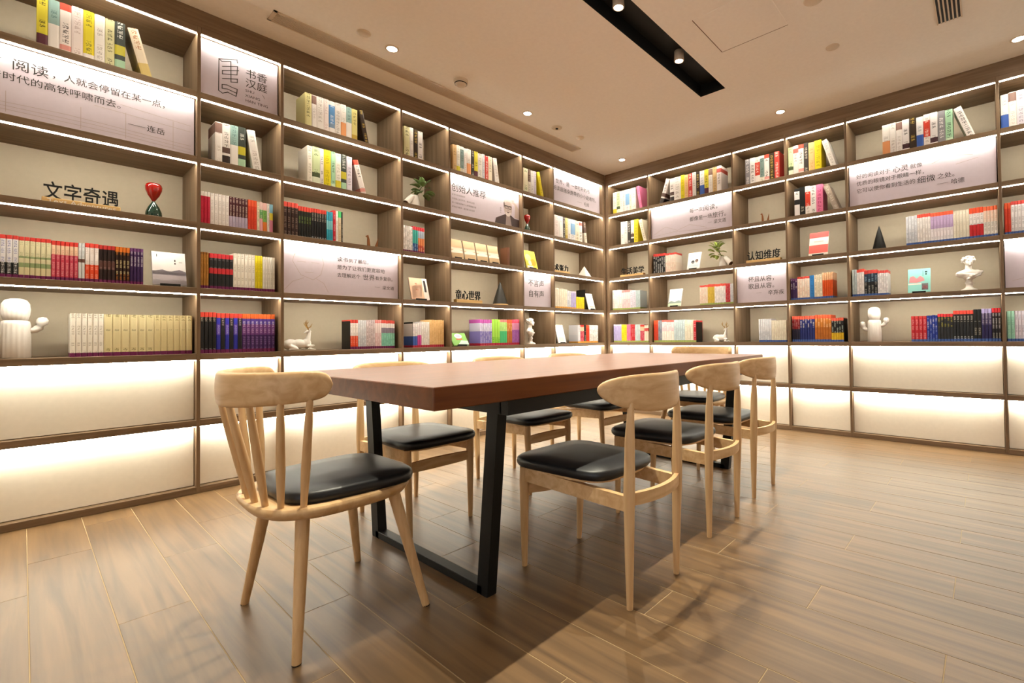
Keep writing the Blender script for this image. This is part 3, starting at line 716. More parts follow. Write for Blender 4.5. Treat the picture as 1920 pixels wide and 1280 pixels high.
LOGO_LINES = [[(-0.1148, 0.2559), (-0.1163, 0.0588), (-0.0969, 0.0482), (-0.0701, 0.0644), (-0.0265, 0.0546), (-0.0228, 0.0828)], [(-0.1148, 0.2559), (-0.0218, 0.2896), (-0.0187, 0.2708)], [(-0.1101, 0.2528), (-0.1001, 0.2463), (-0.0541, 0.2643), (-0.0533, 0.1352), (-0.0198, 0.145), (-0.0198, 0.1674), (-0.097, 0.1394)], [(-0.0971, 0.2162), (-0.0187, 0.2477), (-0.0217, 0.1927), (-0.097, 0.1687), (-0.0971, 0.1906), (-0.0125, 0.2242)], [(-0.0987, 0.0781), (-0.0987, 0.1022), (-0.0732, 0.1088), (-0.046, 0.1033), (-0.0204, 0.1016), (-0.0228, 0.0753), (-0.0701, 0.0835), (-0.0987, 0.0781)]]
BD = 0.045                     # spines stand this far behind the shelf front
stuff_geo = []
def place_book(bay, r, s, me_or_geo, label, indiv, group):
    w = BAYS[bay][0]; loc = spot(w, s, BD, zfloor(r)+0.0005)
    if indiv:
        return tag(obj('book', me_or_geo, None, loc, RZ[w]), label, 'book', group)
    stuff_geo.append((me_or_geo, Matrix.Translation(loc) @ Matrix.Rotation(RZ[w], 4, 'Z')))
for bay, r, ss, hh, n, st, indiv in BOOKS:
    cell = bay+str(r); styles = st.split()
    if len(styles) == 1: styles = styles*n
    if len(ss) == 2 and n > 1: ss = [ss[0]+(ss[1]-ss[0])*i/n for i in range(n+1)]
    cache = {}
    for i in range(n):
        t = ss[i+1]-ss[i]-0.0009; s_ = styles[i]
        d = 0.17 if hh > 0.24 else 0.145
        if indiv:
            key = s_ if n == len(styles) and len(set(styles)) < n else (s_, i)
            same = styles.count(s_) > 1
            if same and s_ in cache: me = cache[s_]
            else:
                hv = hh if same else hh*(1-0.035*random.random())
                me = book_mesh('book', [(book_geo(t, hv, d, bands_of(s_, TAGCOL.get(cell))), None)]); cache[s_] = me
            lab = STYLES[s_].split('|')[0] + ' ' + WHERE[cell]
            place_book(bay, r, ss[i]+0.00045, me, lab, 1, ('matching books ' + WHERE[cell]) if same else None)
        else:
            place_book(bay, r, ss[i]+0.00045, book_geo(t, hh*(1-0.02*random.random()), d, bands_of(s_, TAGCOL.get(cell))), None, 0, None)
for bay, r, s, t, hh, ang, st in LEANING:
    w = BAYS[bay][0]; me = book_mesh('book', [(book_geo(t, hh, 0.17, bands_of(st, None)), None)])
    if ang > 0: me.transform(Matrix.Translation((-t, 0, 0)))
    o = tag(obj('book', me, None, spot(w, s if ang < 0 else s+t/math.cos(ang), BD, zfloor(r)+0.0005)), STYLES[st].split('|')[0]+' leaning aslant '+WHERE[bay+str(r)], 'book')
    o.rotation_euler = (Matrix.Rotation(RZ[w], 4, 'Z') @ Matrix.Rotation(ang, 4, 'Y')).to_euler()
sb = obj('small_books', book_mesh('small_books', stuff_geo))
tag(sb, 'remaining rows of small colourful books along both bookcases', 'books', kind='stuff')

# ------------------------------------------------------------------ quote boards
def board(bay, r, label, name='quote_board'):
    w, *_ = BAYS[bay]; x0, x1 = inner(bay); L = x1-x0-0.012; Hh = H-T-0.005
    b = thing(name, label, 'sign', spot(w, (x0+x1)/2, 0.042, zfloor(r)+0.003), RZ[w])
    part('panel', MB().cbox(-L/2, L/2, 0, 0.010, 0, Hh, 0.001), M_SIGN, b)
    return b, L, Hh
def line(b, body, x, z, size, mat=None, thin=0.0, sx=1.0, name='lettering'):
    me = text_mesh(body, size, mat or M_INK, 0.0, 'LEFT', thin, sx); return obj(name, me, b, (x, -0.0008, z))
def rule(b, x0, x1, z, th=0.0012, mat=None): return part('dash', MB().box(x0, x1, -0.0012, 0, z-th/2, z+th/2), mat or M_INK, b)
def strokes(b, lines, th, mat, name='line_drawing'):
    mb = MB()
    for pl in lines:
        for (a, c), (e, f) in zip(pl[:-1], pl[1:]):
            d = Vector((e-a, f-c)); 
            if d.length < 1e-6: continue
            n = Vector((-d.y, d.x)).normalized()*th/2; dd = d.normalized()*th/2
            mb.poly([(a-dd.x+n.x, c-dd.y+n.y), (a-dd.x-n.x, c-dd.y-n.y), (e+dd.x-n.x, f+dd.y-n.y), (e+dd.x+n.x, f+dd.y+n.y)], -0.0007)
    return part(name, mb, mat, b)
THIN = -0.0
# big quote, next to the logo board
b, L, Hh = board('A', 1, 'wide pale quote board about reading and the high-speed train')
x = -0.40
line(b, '没有', -0.40, 0.245, 0.044); line(b, '阅读', -0.285, 0.238, 0.062); line(b, '，', -0.155, 0.245, 0.044); line(b, '人就会停留在某一点，', -0.112, 0.245, 0.044, sx=0.96)
line(b, '看着时代的高铁呼啸而去。', -0.40, 0.178, 0.044)
rule(b, 0.13, 0.20, 0.105); line(b, '连岳', 0.205, 0.09, 0.040)
strokes(b, [[(-0.42, 0.06), (-0.1, 0.075), (0.4, 0.06)], [(-0.42, 0.045), (0.0, 0.055), (0.4, 0.04)], [(-0.42, 0.03), (0.1, 0.035), (0.4, 0.02)], [(-0.3, 0.02), (-0.3, 0.12)], [(-0.05, 0.02), (-0.05, 0.13)], [(0.12, 0.02), (0.12, 0.16)], [(0.32, 0.02), (0.32, 0.18)], [(0.0, 0.16), (0.4, 0.145)], [(0.1, 0.2), (0.4, 0.18)]], 0.002, M_FAINT)
# logo board
b, L, Hh = board('B', 0, 'square pale board with a line-art book logo and four characters', 'logo_board')
EM = LOGO_LINES
strokes(b, EM, 0.0045, M_INK, 'emblem')
line(b, '书香', 0.022, 0.205, 0.062); line(b, '汉庭', 0.022, 0.142, 0.062)
for i, s in enumerate(('SHU', 'XIANG', 'HAN TING')): line(b, s, 0.022, 0.105-0.032*i, 0.024, sx=1.1)
strokes(b, [[(0.115, 0.118), (0.125, 0.108), (0.128, 0.096)]], 0.002, M_INK, 'tick_mark')
# world quote
b, L, Hh = board('C', 3, 'wide quote board with a faint sketched portrait, about the complex world', 'quote_board')
line(b, '读书', -0.06, 0.252, 0.040); line(b, '到了最后，', 0.022, 0.252, 0.034)
line(b, '是为了让我们更宽容地', -0.06, 0.195, 0.036)
line(b, '去理解这个', -0.06, 0.138, 0.034); line(b, '世界', 0.125, 0.133, 0.048); line(b, '有多复杂。', 0.222, 0.138, 0.034, sx=0.95)
rule(b, 0.22, 0.26, 0.082); line(b, '梁文道', 0.28, 0.068, 0.032)
strokes(b, [[(-0.33, 0.30), (-0.35, 0.22), (-0.30, 0.13), (-0.22, 0.10), (-0.17, 0.14), (-0.15, 0.22), (-0.17, 0.29)], [(-0.40, 0.02), (-0.35, 0.08), (-0.28, 0.11)], [(-0.12, 0.02), (-0.15, 0.08), (-0.2, 0.11)], [(-0.32, 0.22), (-0.27, 0.22)], [(-0.23, 0.22), (-0.18, 0.22)], [(-0.27, 0.15), (-0.22, 0.15)], [(-0.34, 0.26), (-0.3, 0.3), (-0.2, 0.31), (-0.16, 0.27)]], 0.0025, M_FAINT, 'sketch')
# founder board
b, L, Hh = board('E', 1, 'pale board with bold heading and a grey photo of a man in glasses', 'founder_board')
line(b, '创始人推荐', -0.385, 0.215, 0.078, sx=0.98)
for i, s in enumerate(('好书与好旅程相伴', '他在路上读过的书，都放在这里', '每一本都值得静下心来慢慢翻开看', '愿你在书香里，遇见更大的世界')): line(b, s, -0.38, 0.172-i*0.036, 0.0175, M_GREYINK)
line(b, '创\n始\n人', 0.165, 0.155, 0.02, M_GREYINK)
P = MB()
def el(cx, cz, rx, rz_, n=20): return [(cx+rx*math.cos(2*math.pi*k/n), cz+rz_*math.sin(2*math.pi*k/n)) for k in range(n)]
P.poly([(0.10, 0.004), (0.115, 0.06), (0.19, 0.095), (0.235, 0.115), (0.305, 0.115), (0.35, 0.09), (0.412, 0.085), (0.412, 0.004)], -0.0006, 0, '4A3A38')
P.poly([(0.235, 0.004), (0.245, 0.10), (0.295, 0.10), (0.315, 0.004)], -0.0009, 0, '9A8884')
P.poly(el(0.268, 0.175, 0.052, 0.078), -0.0012, 0, 'BBA8A2')
P.poly([(0.214, 0.19), (0.212, 0.235), (0.232, 0.268), (0.27, 0.278), (0.305, 0.268), (0.322, 0.235), (0.318, 0.2), (0.312, 0.228), (0.29, 0.245), (0.25, 0.243), (0.226, 0.225)], -0.0015, 0, 'C9BCB8')
P.poly([(0.213, 0.17), (0.21, 0.225), (0.222, 0.235), (0.226, 0.2)], -0.0018, 0, '5C4C4A')
P.poly([(0.232, 0.135), (0.25, 0.098), (0.285, 0.098), (0.306, 0.135), (0.29, 0.14), (0.268, 0.125), (0.245, 0.14)], -0.0018, 0, 'D8CCC8')
for cx in (0.245, 0.292):
    P.poly(el(cx, 0.185, 0.021, 0.016, 16), -0.0018, 0, '2C2423'); P.poly(el(cx, 0.184, 0.016, 0.011, 16), -0.0021, 0, 'A89690')
P.poly([(0.222, 0.196), (0.314, 0.196), (0.314, 0.203), (0.222, 0.203)], -0.0021, 0, '2C2423')
P.poly([(0.262, 0.185), (0.274, 0.185), (0.278, 0.155), (0.258, 0.155)], -0.0018, 0, 'A08E88')
P.poly([(0.25, 0.142), (0.286, 0.142), (0.278, 0.132), (0.258, 0.132)], -0.0021, 0, '54423F')
P.poly([(0.412, 0.09), (0.412, 0.19), (0.375, 0.235), (0.345, 0.255), (0.318, 0.25), (0.325, 0.235), (0.352, 0.225), (0.36, 0.19), (0.352, 0.10)], -0.0012, 0, 'C2B0AA')
for k in range(4): P.poly([(0.318+0.008*k, 0.252+0.002*k), (0.326+0.008*k, 0.252+0.002*k), (0.314+0.009*k, 0.272+0.003*k), (0.307+0.009*k, 0.268+0.003*k)], -0.0018, 0, 'B09E98')
part('portrait_photo', P, M_PRINT, b)
# small board in the narrow bay
b, L, Hh = board('F', 3, 'small pale board with two short lines, beside the dark cone shelf')
line(b, '不言声', -0.125, 0.215, 0.078); line(b, '自有声', -0.125, 0.105, 0.078)
# corner quote
b, L, Hh = board('G', 0, 'pale quote board on the top shelf beside the room corner')
line(b, '世界，是', -0.36, 0.215, 0.058); line(b, '一本打开的书', -0.10, 0.215, 0.058, sx=0.95)
line(b, '阅读是随身携带的小小避难所。', -0.40, 0.135, 0.056); rule(b, 0.0, 0.09, 0.075); line(b, '毛姆', 0.12, 0.055, 0.048)
# travel quote
b, L, Hh = board('I', 1, 'wide pale quote board about reading as a journey')
line(b, '每一次', 0.0, 0.225, 0.052); line(b, '阅读，', 0.16, 0.22, 0.068)
line(b, '都像是一场', 0.0, 0.135, 0.052); line(b, '旅行。', 0.262, 0.130, 0.064)
rule(b, 0.21, 0.26, 0.085); line(b, '梁文道', 0.275, 0.068, 0.046)
strokes(b, [[(-0.45, 0.05), (-0.3, 0.12), (-0.15, 0.06), (0.0, 0.10), (0.2, 0.04)], [(-0.45, 0.03), (-0.2, 0.05), (0.3, 0.02)]], 0.003, M_FAINT, 'sketch')
# leisurely cup quote
b, L, Hh = board('J', 3, 'small quote board with two lines about an unhurried cup and song')
line(b, '杯且从容，', -0.13, 0.205, 0.058); line(b, '歌且从容。', -0.13, 0.135, 0.058)
rule(b, -0.05, 0.0, 0.088); line(b, '辛弃疾', 0.06, 0.065, 0.052)
# eyesight quote
b, L, Hh = board('L', 1, 'wide pale quote board with three lines comparing reading to eyesight')
line(b, '好的阅读对于', -0.43, 0.235, 0.042); line(b, '心灵', -0.165, 0.23, 0.056); line(b, '就像', -0.045, 0.235, 0.042)
line(b, '优质的眼镜对于眼睛一样，', -0.43, 0.175, 0.042)
line(b, '它可以使你看到生活的', -0.43, 0.112, 0.042); line(b, '细微', 0.0, 0.105, 0.060); line(b, '之处。', 0.13, 0.112, 0.046)
rule(b, 0.13, 0.20, 0.07); line(b, '哈德', 0.215, 0.055, 0.042)
strokes(b, [[(0.1, 0.24), (0.2, 0.28), (0.35, 0.25)], [(0.25, 0.2), (0.38, 0.22)]], 0.003, M_FAINT, 'sketch')
b, L, Hh = board('M', 3, 'blank-looking pale board past the bust, at the end of the bookcase')
strokes(b, [[(-0.2, 0.05), (0.0, 0.1), (0.2, 0.05)]], 0.002, M_FAINT, 'sketch')

# ------------------------------------------------------------------ letter words on wooden blocks
def word(bay, r, s0, s1, h, body, label, sub=None):
    w = BAYS[bay][0]; L = s1-s0; bh = 0.034
    t = thing('letter_sign', label, 'letters', spot(w, (s0+s1)/2, 0.09, zfloor(r)+0.0005), RZ[w])
    part('block', MB().cbox(-L/2-0.005, L/2+0.005, -0.02, 0.03, 0, bh, 0.002), M_PINE, t)
    size = L/len(body)
    me = text_mesh(body, size, M_BLACK, 0.005, 'CENTER', 0.0003)
    xs = [v.co.x for v in me.vertices]; zs = [v.co.z for v in me.vertices]
    sx = L/(max(xs)-min(xs)); sz = (h-bh+0.006)/(max(zs)-min(zs))
    me.transform(Matrix.Diagonal((sx, 1, sz, 1)) @ Matrix.Translation((-(max(xs)+min(xs))/2, 0, -min(zs))))
    obj('lettering', me, t, (0, 0.004, bh-0.006))
    if sub:
        m2 = text_mesh(sub, 0.030, M_WHITEINK, 0.0004, 'CENTER'); x2 = [v.co.x for v in m2.vertices]
        m2.transform(Matrix.Diagonal((L*0.9/(max(x2)-min(x2)), 1, 1, 1))); obj('caption', m2, t, (0, -0.0206, 0.008))
    return t
word('A', 2, -4.566, -4.289, 0.121, '文字奇遇', 'black cut-out characters on a wooden block beside the large hourglass', 'Text Adventures')
word('E', 3, -2.106, -1.831, 0.122, '童心世界', 'black cut-out characters on a wooden block beside the dark cone')
word('G', 2, -0.890, -0.590, 0.107, '艺术张力', 'black cut-out characters on a wooden block beside the white pyramid')
word('H', 2, 0.165, 0.488, 0.120, '生活美学', 'black cut-out characters on a block, next to the room corner')
word('J', 2, 1.722, 2.045, 0.125, '认知维度', 'black cut-out characters on a block above the leisurely-cup board')

# ------------------------------------------------------------------ ornaments
def cactus(bay, r, s, lab):
    w = BAYS[bay][0]; t = thing('cactus_ornament', lab, 'ornament', spot(w, s, 0.13, zfloor(r)+0.0005), RZ[w])
    part('body', MB().lathe([(0.049, 0), (0.052, 0.004), (0.051, 0.09), (0.050, 0.165), (0.046, 0.182), (0.036, 0.188)], 72, 0, (0, 0), 0.02, 18), M_CERAM, t)
    part('head', MB().lathe([(0.034, 0.183), (0.042, 0.192), (0.047, 0.215), (0.049, 0.24), (0.046, 0.27), (0.036, 0.288), (0.018, 0.296), (0.003, 0.297)], 72, 0, (0, 0), 0.02, 18), M_CERAM, t)
    for sg, z0, z1 in ((1, 0.135, 0.205), (-1, 0.10, 0.175)):
        part('arm', MB().tube([(sg*0.042, 0, z0), (sg*0.062, 0, z0+0.004), (sg*0.078, 0, z0+0.018), (sg*0.086, 0, z0+0.038), (sg*0.089, 0, z1-0.014), (sg*0.089, 0, z1-0.003), (sg*0.089, 0, z1)], [0.013, 0.015, 0.018, 0.021, 0.021, 0.014, 0.002], 16), M_CERAM, t)
    return t
cactus('A', 4, -4.652, 'white ribbed ceramic cactus beside the cream volumes'); cactus('L', 4, 2.806, 'white ribbed ceramic cactus beside the red and black book rows')
def hourglass(bay, r, s, lab, k):
    w = BAYS[bay][0]; t = thing('hourglass', lab, 'hourglass', spot(w, s, 0.11, zfloor(r)+0.0005), RZ[w])
    pr = [(0.026, 0), (0.034, 0.006), (0.038, 0.02), (0.036, 0.04), (0.026, 0.068), (0.012, 0.092), (0.006, 0.103)]
    part('lower_bulb', MB().lathe([(a*k, b*k) for a, b in pr], 28), M_GREEN, t)
    part('upper_bulb', MB().lathe([(a*k, (0.206-b)*k) for a, b in pr[::-1]] + [(0.012*k, 0.209*k)], 28), M_RED, t)
hourglass('A', 2, -4.143, 'large red over green glass hourglass beside black characters', 1.0); hourglass('F', 1, -1.205, 'small red and dark glass hourglass alone in a narrow bay', 0.9)
deer_me = None
def deer(bay, r, s, lab, flip=1):
    global deer_me
    w = BAYS[bay][0]
    if deer_me is None:
        B = [('e', (-0.05, 0, 0.042), (0.052, 0.03, 0.038)), ('e', (0.0, 0, 0.045), (0.055, 0.027, 0.034)), ('e', (0.045, 0, 0.05), (0.03, 0.022, 0.034)),
             ('c', (0.05, 0, 0.06), 0.02, (0.062, 0, 0.118), 0.012), ('e', (0.058, 0, 0.133), (0.018, 0.012, 0.013)), ('c', (0.052, 0, 0.131), 0.010, (0.034, 0, 0.124), 0.006),
             ('c', (0.062, 0.010, 0.142), 0.004, (0.084, 0.022, 0.152), 0.002), ('c', (0.062, -0.010, 0.142), 0.004, (0.080, -0.022, 0.152), 0.002),
             ('c', (0.055, -0.015, 0.03), 0.011, (0.088, -0.016, 0.034), 0.007), ('c', (0.088, -0.016, 0.034), 0.007, (0.055, -0.02, 0.009), 0.005), ('c', (0.055, -0.02, 0.009), 0.005, (0.098, -0.022, 0.006), 0.005),
             ('c', (0.05, 0.016, 0.02), 0.010, (0.09, 0.018, 0.008), 0.005), ('c', (-0.05, -0.022, 0.028), 0.018, (-0.012, -0.03, 0.012), 0.009), ('c', (-0.012, -0.03, 0.012), 0.009, (-0.06, -0.034, 0.007), 0.006),
             ('c', (-0.05, 0.022, 0.028), 0.018, (-0.01, 0.03, 0.010), 0.007), ('c', (-0.1, 0, 0.05), 0.007, (-0.108, 0, 0.036), 0.004)]
        deer_me = (sculpt(B, 0.0035, 3), None); deer_me[0].materials.clear(); deer_me[0].materials.append(M_CERAM)
        mb = MB()
        for sg in (1, -1):
            y = sg*0.008
            mb.tube([(0.056, y, 0.143), (0.054, y+sg*0.012, 0.155), (0.046, y+sg*0.024, 0.168), (0.042, y+sg*0.028, 0.195), (0.046, y+sg*0.026, 0.212)], [0.0032, 0.003, 0.0028, 0.0024, 0.001], 8)
            mb.tube([(0.046, y+sg*0.024, 0.168), (0.034, y+sg*0.026, 0.186), (0.032, y+sg*0.026, 0.196)], [0.0026, 0.002, 0.001], 8)
            mb.tube([(0.044, y+sg*0.026, 0.182), (0.056, y+sg*0.032, 0.2)], [0.0024, 0.001], 8)
            mb.tube([(0.054, y+sg*0.012, 0.155), (0.070, y+sg*0.018, 0.166), (0.078, y+sg*0.02, 0.186)], [0.0026, 0.0022, 0.001], 8)
        deer_me = (deer_me[0], mb.mesh('antlers', M_GOLD))
    t = thing('stag_figurine', lab, 'figurine', spot(w, s, 0.12, zfloor(r)+0.0005), RZ[w] + (0 if flip == 1 else 0))
    obj('body', deer_me[0], t); obj('antlers', deer_me[1], t)
    for ch in t.children: ch.rotation_euler = (0, 0, math.radians(-14 if flip == 1 else -10))
deer('C', 4, -3.378, 'white reclining stag with gold antlers below the world quote board'); deer('I', 4, 1.42, 'white reclining stag with gold antlers beside a dark bookend')
def bust(bay, r, s, lab, turn):
    w = BAYS[bay][0]
    B = [('e', (0.0, 0.002, 0.238), (0.030, 0.036, 0.040)), ('e', (0, -0.010, 0.222), (0.024, 0.026, 0.030)), ('e', (0, -0.036, 0.226), (0.006, 0.010, 0.012)), ('e', (0, -0.030, 0.203), (0.010, 0.010, 0.008)),
         ('e', (0, -0.030, 0.212), (0.012, 0.008, 0.005)), ('e', (0.011, -0.028, 0.236), (0.011, 0.008, 0.005)), ('e', (-0.011, -0.028, 0.236), (0.011, 0.008, 0.005)),
         ('c', (0, 0.004, 0.205), 0.019, (0, 0.004, 0.165), 0.024), ('e', (0, 0.006, 0.140), (0.066, 0.034, 0.032)), ('e', (0.052, 0.004, 0.140), (0.034, 0.026, 0.026)), ('e', (-0.052, 0.004, 0.132), (0.034, 0.026, 0.026)),
         ('e', (0, -0.002, 0.115), (0.050, 0.030, 0.030)), ('c', (0.085, 0, 0.148), 0.012, (0.0, -0.030, 0.112), 0.010), ('c', (-0.075, -0.005, 0.135), 0.011, (0.02, -0.034, 0.120), 0.009), ('c', (0.07, -0.01, 0.125), 0.010, (-0.02, -0.028, 0.092), 0.008), ('e', (0, 0.004, 0.093), (0.028, 0.022, 0.02))]
    for k in range(22):
        a = k*2.4; zz = 0.232+0.032*(k/21.0); rr = 0.037*math.cos(min(1.2, max(0, (zz-0.238)/0.036)))
        if -0.75 < math.sin(a) or zz > 0.255: B.append(('e', (rr*0.95*math.cos(a), 0.004+rr*1.05*math.sin(a), zz), (0.011, 0.011, 0.010)))
    me = sculpt(B, 0.0032, 2); me.materials.clear(); me.materials.append(M_CERAM)
    t = thing('plaster_bust', lab, 'bust', spot(w, s, 0.13, zfloor(r)+0.0005), RZ[w])
    o = obj('figure', me, t); o.rotation_euler = (0, 0, turn)
    part('pedestal', MB().lathe([(0.052, 0), (0.054, 0.005), (0.050, 0.012), (0.030, 0.022), (0.022, 0.030), (0.020, 0.050), (0.025, 0.058), (0.026, 0.066), (0.020, 0.072), (0.022, 0.092)], 32), M_CERAM, t)
bust('F', 4, -1.155, 'white classical bust in the narrow bay below the two-line board', 0.55); bust('L', 3, 3.447, 'white classical bust in drapery beside the turquoise book', 0.45)
def pyramid(bay, r, s, width, h, mat, lab, name, n=4, base=False, rot=0.6, d=0.15):
    w = BAYS[bay][0]; t = thing(name, lab, 'ornament', spot(w, s, d, zfloor(r)+0.0005), RZ[w])
    z0 = 0.016 if base else 0.0
    if base: part('base', MB().lathe([(width*0.52, 0), (width*0.53, 0.004), (width*0.53, 0.012), (width*0.5, 0.016)], 28), M_PINE, t)
    mb = MB(); rings = []
    steps = 8 if n > 4 else 1
    for i in range(steps+1):
        f = i/steps; rr = width/2*((1-f)**0.85 if n > 4 else (1-f)); rr = max(rr, 0.001)
        k = 1.0 if n > 4 else 1.25
        rings.append([(rr*k*math.cos(2*math.pi*q/n+rot), rr*k*math.sin(2*math.pi*q/n+rot), z0+(h-z0)*f) for q in range(n)])
    mb.loft(rings, 0, True, n > 4); part('cone' if n > 4 else 'pyramid', mb, mat, t)
pyramid('E', 3, -1.545, 0.150, 0.237, M_CONE, 'dark brown cone on a round wooden base', 'cone_ornament', 32, True)
pyramid('L', 2, 2.854, 0.112, 0.216, M_BOOKEND, 'tall black cone beside a row of pale red-topped books', 'cone_ornament', 32, False)
pyramid('G', 2, -0.270, 0.150, 0.136, M_CERAM, 'small white pyramid beside black characters near the corner', 'pyramid_ornament', 4, False, 0.9, 0.12)
def crane(bay, r, s, lab):
    w = BAYS[bay][0]; t = thing('crane_ornament', lab, 'ornament', spot(w, s, 0.13, zfloor(r)+0.0005), RZ[w])
    def blade(name, pts, th, ax):
        mb = MB(); a = Vector(ax).normalized()*th/2; n = len(pts)
        vs = [Vector(p)+a for p in pts]+[Vector(p)-a for p in pts]
        mb.add(vs, [tuple(range(n)), tuple(range(n, 2*n))[::-1]]+[(i, (i+1) % n, n+(i+1) % n, n+i) for i in range(n)]); part(name, mb, M_COPPER, t)
    blade('neck', [(-0.028, 0, 0.0), (-0.002, 0, 0.0), (-0.012, 0, 0.075), (-0.022, 0, 0.108), (-0.040, 0, 0.098), (-0.026, 0, 0.088)], 0.012, (0, 1, 0))
    blade('wing', [(0.020, -0.01, 0.004), (0.046, -0.01, 0.010), (0.050, -0.02, 0.088)], 0.008, (0, 1, 0))
    blade('body', [(-0.02, -0.02, 0.004), (0.045, -0.025, 0.02), (0.06, 0.0, 0.022), (0.045, 0.025, 0.02), (-0.02, 0.02, 0.004)], 0.008, (0, 0, 1))
    blade('tail', [(0.05, -0.012, 0.016), (0.098, -0.006, 0.006), (0.098, 0.006, 0.006), (0.05, 0.012, 0.016)], 0.006, (0, 0, 1))
    blade('wing', [(-0.028, -0.02, 0.004), (-0.092, -0.012, 0.005), (-0.03, 0.0, 0.008)], 0.005, (0, 0, 1))
crane('C', 2, -2.862, 'copper folded-crane ornament beside black paperbacks'); crane('J', 1, 1.888, 'copper folded-crane ornament alone on its shelf')
# leafy vases
leaf_me = MB()
_r = []
for i in range(7):
    f = i/6; wv = 0.0175*math.sin(math.pi*min(0.985, 0.04+f*0.95))**0.7; zc = 0.006*math.sin(math.pi*f)
    _r.append([(-wv, 0.046*f, zc+0.003), (0, 0.046*f, zc), (wv, 0.046*f, zc+0.003), (0, 0.046*f, zc+0.001)])
leaf_me = leaf_me.loft(_r, 0, True).mesh('leaf', M_LEAF)
leaf_me2 = leaf_me.copy(); leaf_me2.materials.clear(); leaf_me2.materials.append(plain('bright_leaf', '#97A64E', 0.5))
def vase(bay, r, s, lab, sg, leaves_s):
    w = BAYS[bay][0]; t = thing('leafy_vase', lab, 'vase', spot(w, s, 0.13, zfloor(r)+0.0005), RZ[w])
    part('vase_body', MB().lathe([(0.040, 0), (0.043, 0.005), (0.040, 0.05), (0.032, 0.09), (0.027, 0.115), (0.025, 0.118), (0.022, 0.108)], 28, 0, (0, 0)), M_CERAM, t)
    part('side_tube', MB().tube([(sg*0.02, 0, 0.10), (sg*0.055, -0.005, 0.07), (sg*0.085, -0.01, 0.034)], [0.026, 0.026, 0.026], 20), M_CERAM, t)
    part('tube_end', MB().tube([(sg*0.0855, -0.0101, 0.0334), (sg*0.090, -0.011, 0.029)], [0.0262, 0.0262], 20), M_BROWN, t)
    rnd = random.Random(int(s*1000)); dx = leaves_s-s
    st = part('stem', MB().tube([(0, 0, 0.10), (dx*0.5, -0.015, 0.15), (dx, -0.03, 0.21)], [0.005, 0.004, 0.002], 8), M_STEM, t)
    c = Vector((dx, -0.03, 0.185))
    for i in range(26):
        v = Vector((rnd.gauss(0, 1), rnd.gauss(0, 0.8), rnd.gauss(0, 1))).normalized()
        k = rnd.uniform(1.25, 1.75); base = c+Vector((v.x*0.030, v.y*0.022, v.z*0.050-0.01))
        o = obj('leaf', leaf_me if sg < 0 else leaf_me2, st, tuple(base)); o.scale = (k, k, k)
        o.rotation_euler = Vector((v.x, v.y*0.8, max(-0.35, v.z*0.7)+0.15)).to_track_quat('Y', 'Z').to_euler()
vase('D', 1, -2.480, 'white vase with round green leaves in the narrow bay', -1, -2.425); vase('I', 2, 1.45, 'white vase with pale green leaves beside the sketch-cover book', 1, 1.395)

# ------------------------------------------------------------------ bookends and display books
def bookend(bay, r, s, lab, h=0.21, d=0.14, mat=None, th=0.004, side=-1):
    w = BAYS[bay][0]; t = thing('bookend', lab, 'bookend', spot(w, s, BD, zfloor(r)+0.0004), RZ[w])
    part('plate', MB().cbox(-th/2, th/2, 0, d, 0, h, 0.0015), mat or M_BOOKEND, t)
    part('foot', MB().box(*sorted((0, side*0.03)), 0.01, d-0.01, 0, 0.0015), mat or M_BOOKEND, t)
bookend('C', 4, -3.060, 'black metal bookend beside the orange-footed books near the stag')
bookend('D', 4, -2.556, 'black metal bookend beside the blue-footed and peach books')
bookend('E', 4, -1.866, 'black metal bookend between picture book and periwinkle books')
bookend('G', 3, -0.345, 'black metal bookend behind short yellow books', 0.235, 0.14, None, 0.004, 1)
bookend('G', 4, -0.472, 'black metal bookend between a leaning white book and red books')
bookend('H', 3, 0.455, 'black metal bookend ending the white row under the lifestyle letters', 0.216, 0.14, None, 0.004, 1)
bookend('I', 4, 1.172, 'dark bookend between a crimson book and the stag', 0.215, 0.14, None, 0.004, 1)
bookend('K', 3, 2.508, 'dark bookend ending the burnt-orange books', 0.222, 0.14, None, 0.004, 1)
bookend('K', 4, 2.588, 'dark bookend ending the black and yellow books', 0.205, 0.14, None, 0.004, 1)
bookend('E', 2, -1.52, 'brown wooden bookend beside four leaning photo-cover books', 0.185, 0.11, plain('brown_wood_block', '#7A4E34', 0.6), 0.03)
def display(bay, r, s, wd, h, label, design, tilt=17, stand=True, d0=0.035, name='display_book', yaw=0.0):
    w = BAYS[bay][0]; t = thing(name, label, 'book', spot(w, s, d0, zfloor(r)+0.0005), RZ[w]+yaw)
    a = math.radians(tilt); R = Matrix.Translation((0, 0.006, 0.009 if stand else 0.001)) @ Matrix.Rotation(-a, 4, 'X')
    th = 0.012
    mb = MB(); mb.box(-wd/2, wd/2, 0, 0.0015, 0, h, 0, design[0]); mb.box(-wd/2, wd/2, th-0.0015, th, 0, h, 0, design[0]); mb.box(-wd/2, -wd/2+0.002, 0, th, 0, h, 0, design[0])
    for pts, c in design[1]: mb.poly([(-wd/2+p[0]*wd, p[1]*h) for p in pts], -0.0006, 0, c)
    obj('cover', mb.mesh('cover', M_PRINT, R), t)
    obj('pages', MB().box(-wd/2+0.002, wd/2-0.003, 0.0015, th-0.0015, 0.003, h-0.003).mesh('pages', M_PAGE, R), t)
    if stand:
        part('stand', MB().box(-wd*0.3, wd*0.3, -0.004, 0.0, 0, 0.016).box(-wd*0.3, wd*0.3, -0.004, 0.09, 0, 0.003).box(-wd*0.12, wd*0.12, 0.086, 0.09, 0.0, 0.11), M_BOOKEND, t)
    return t
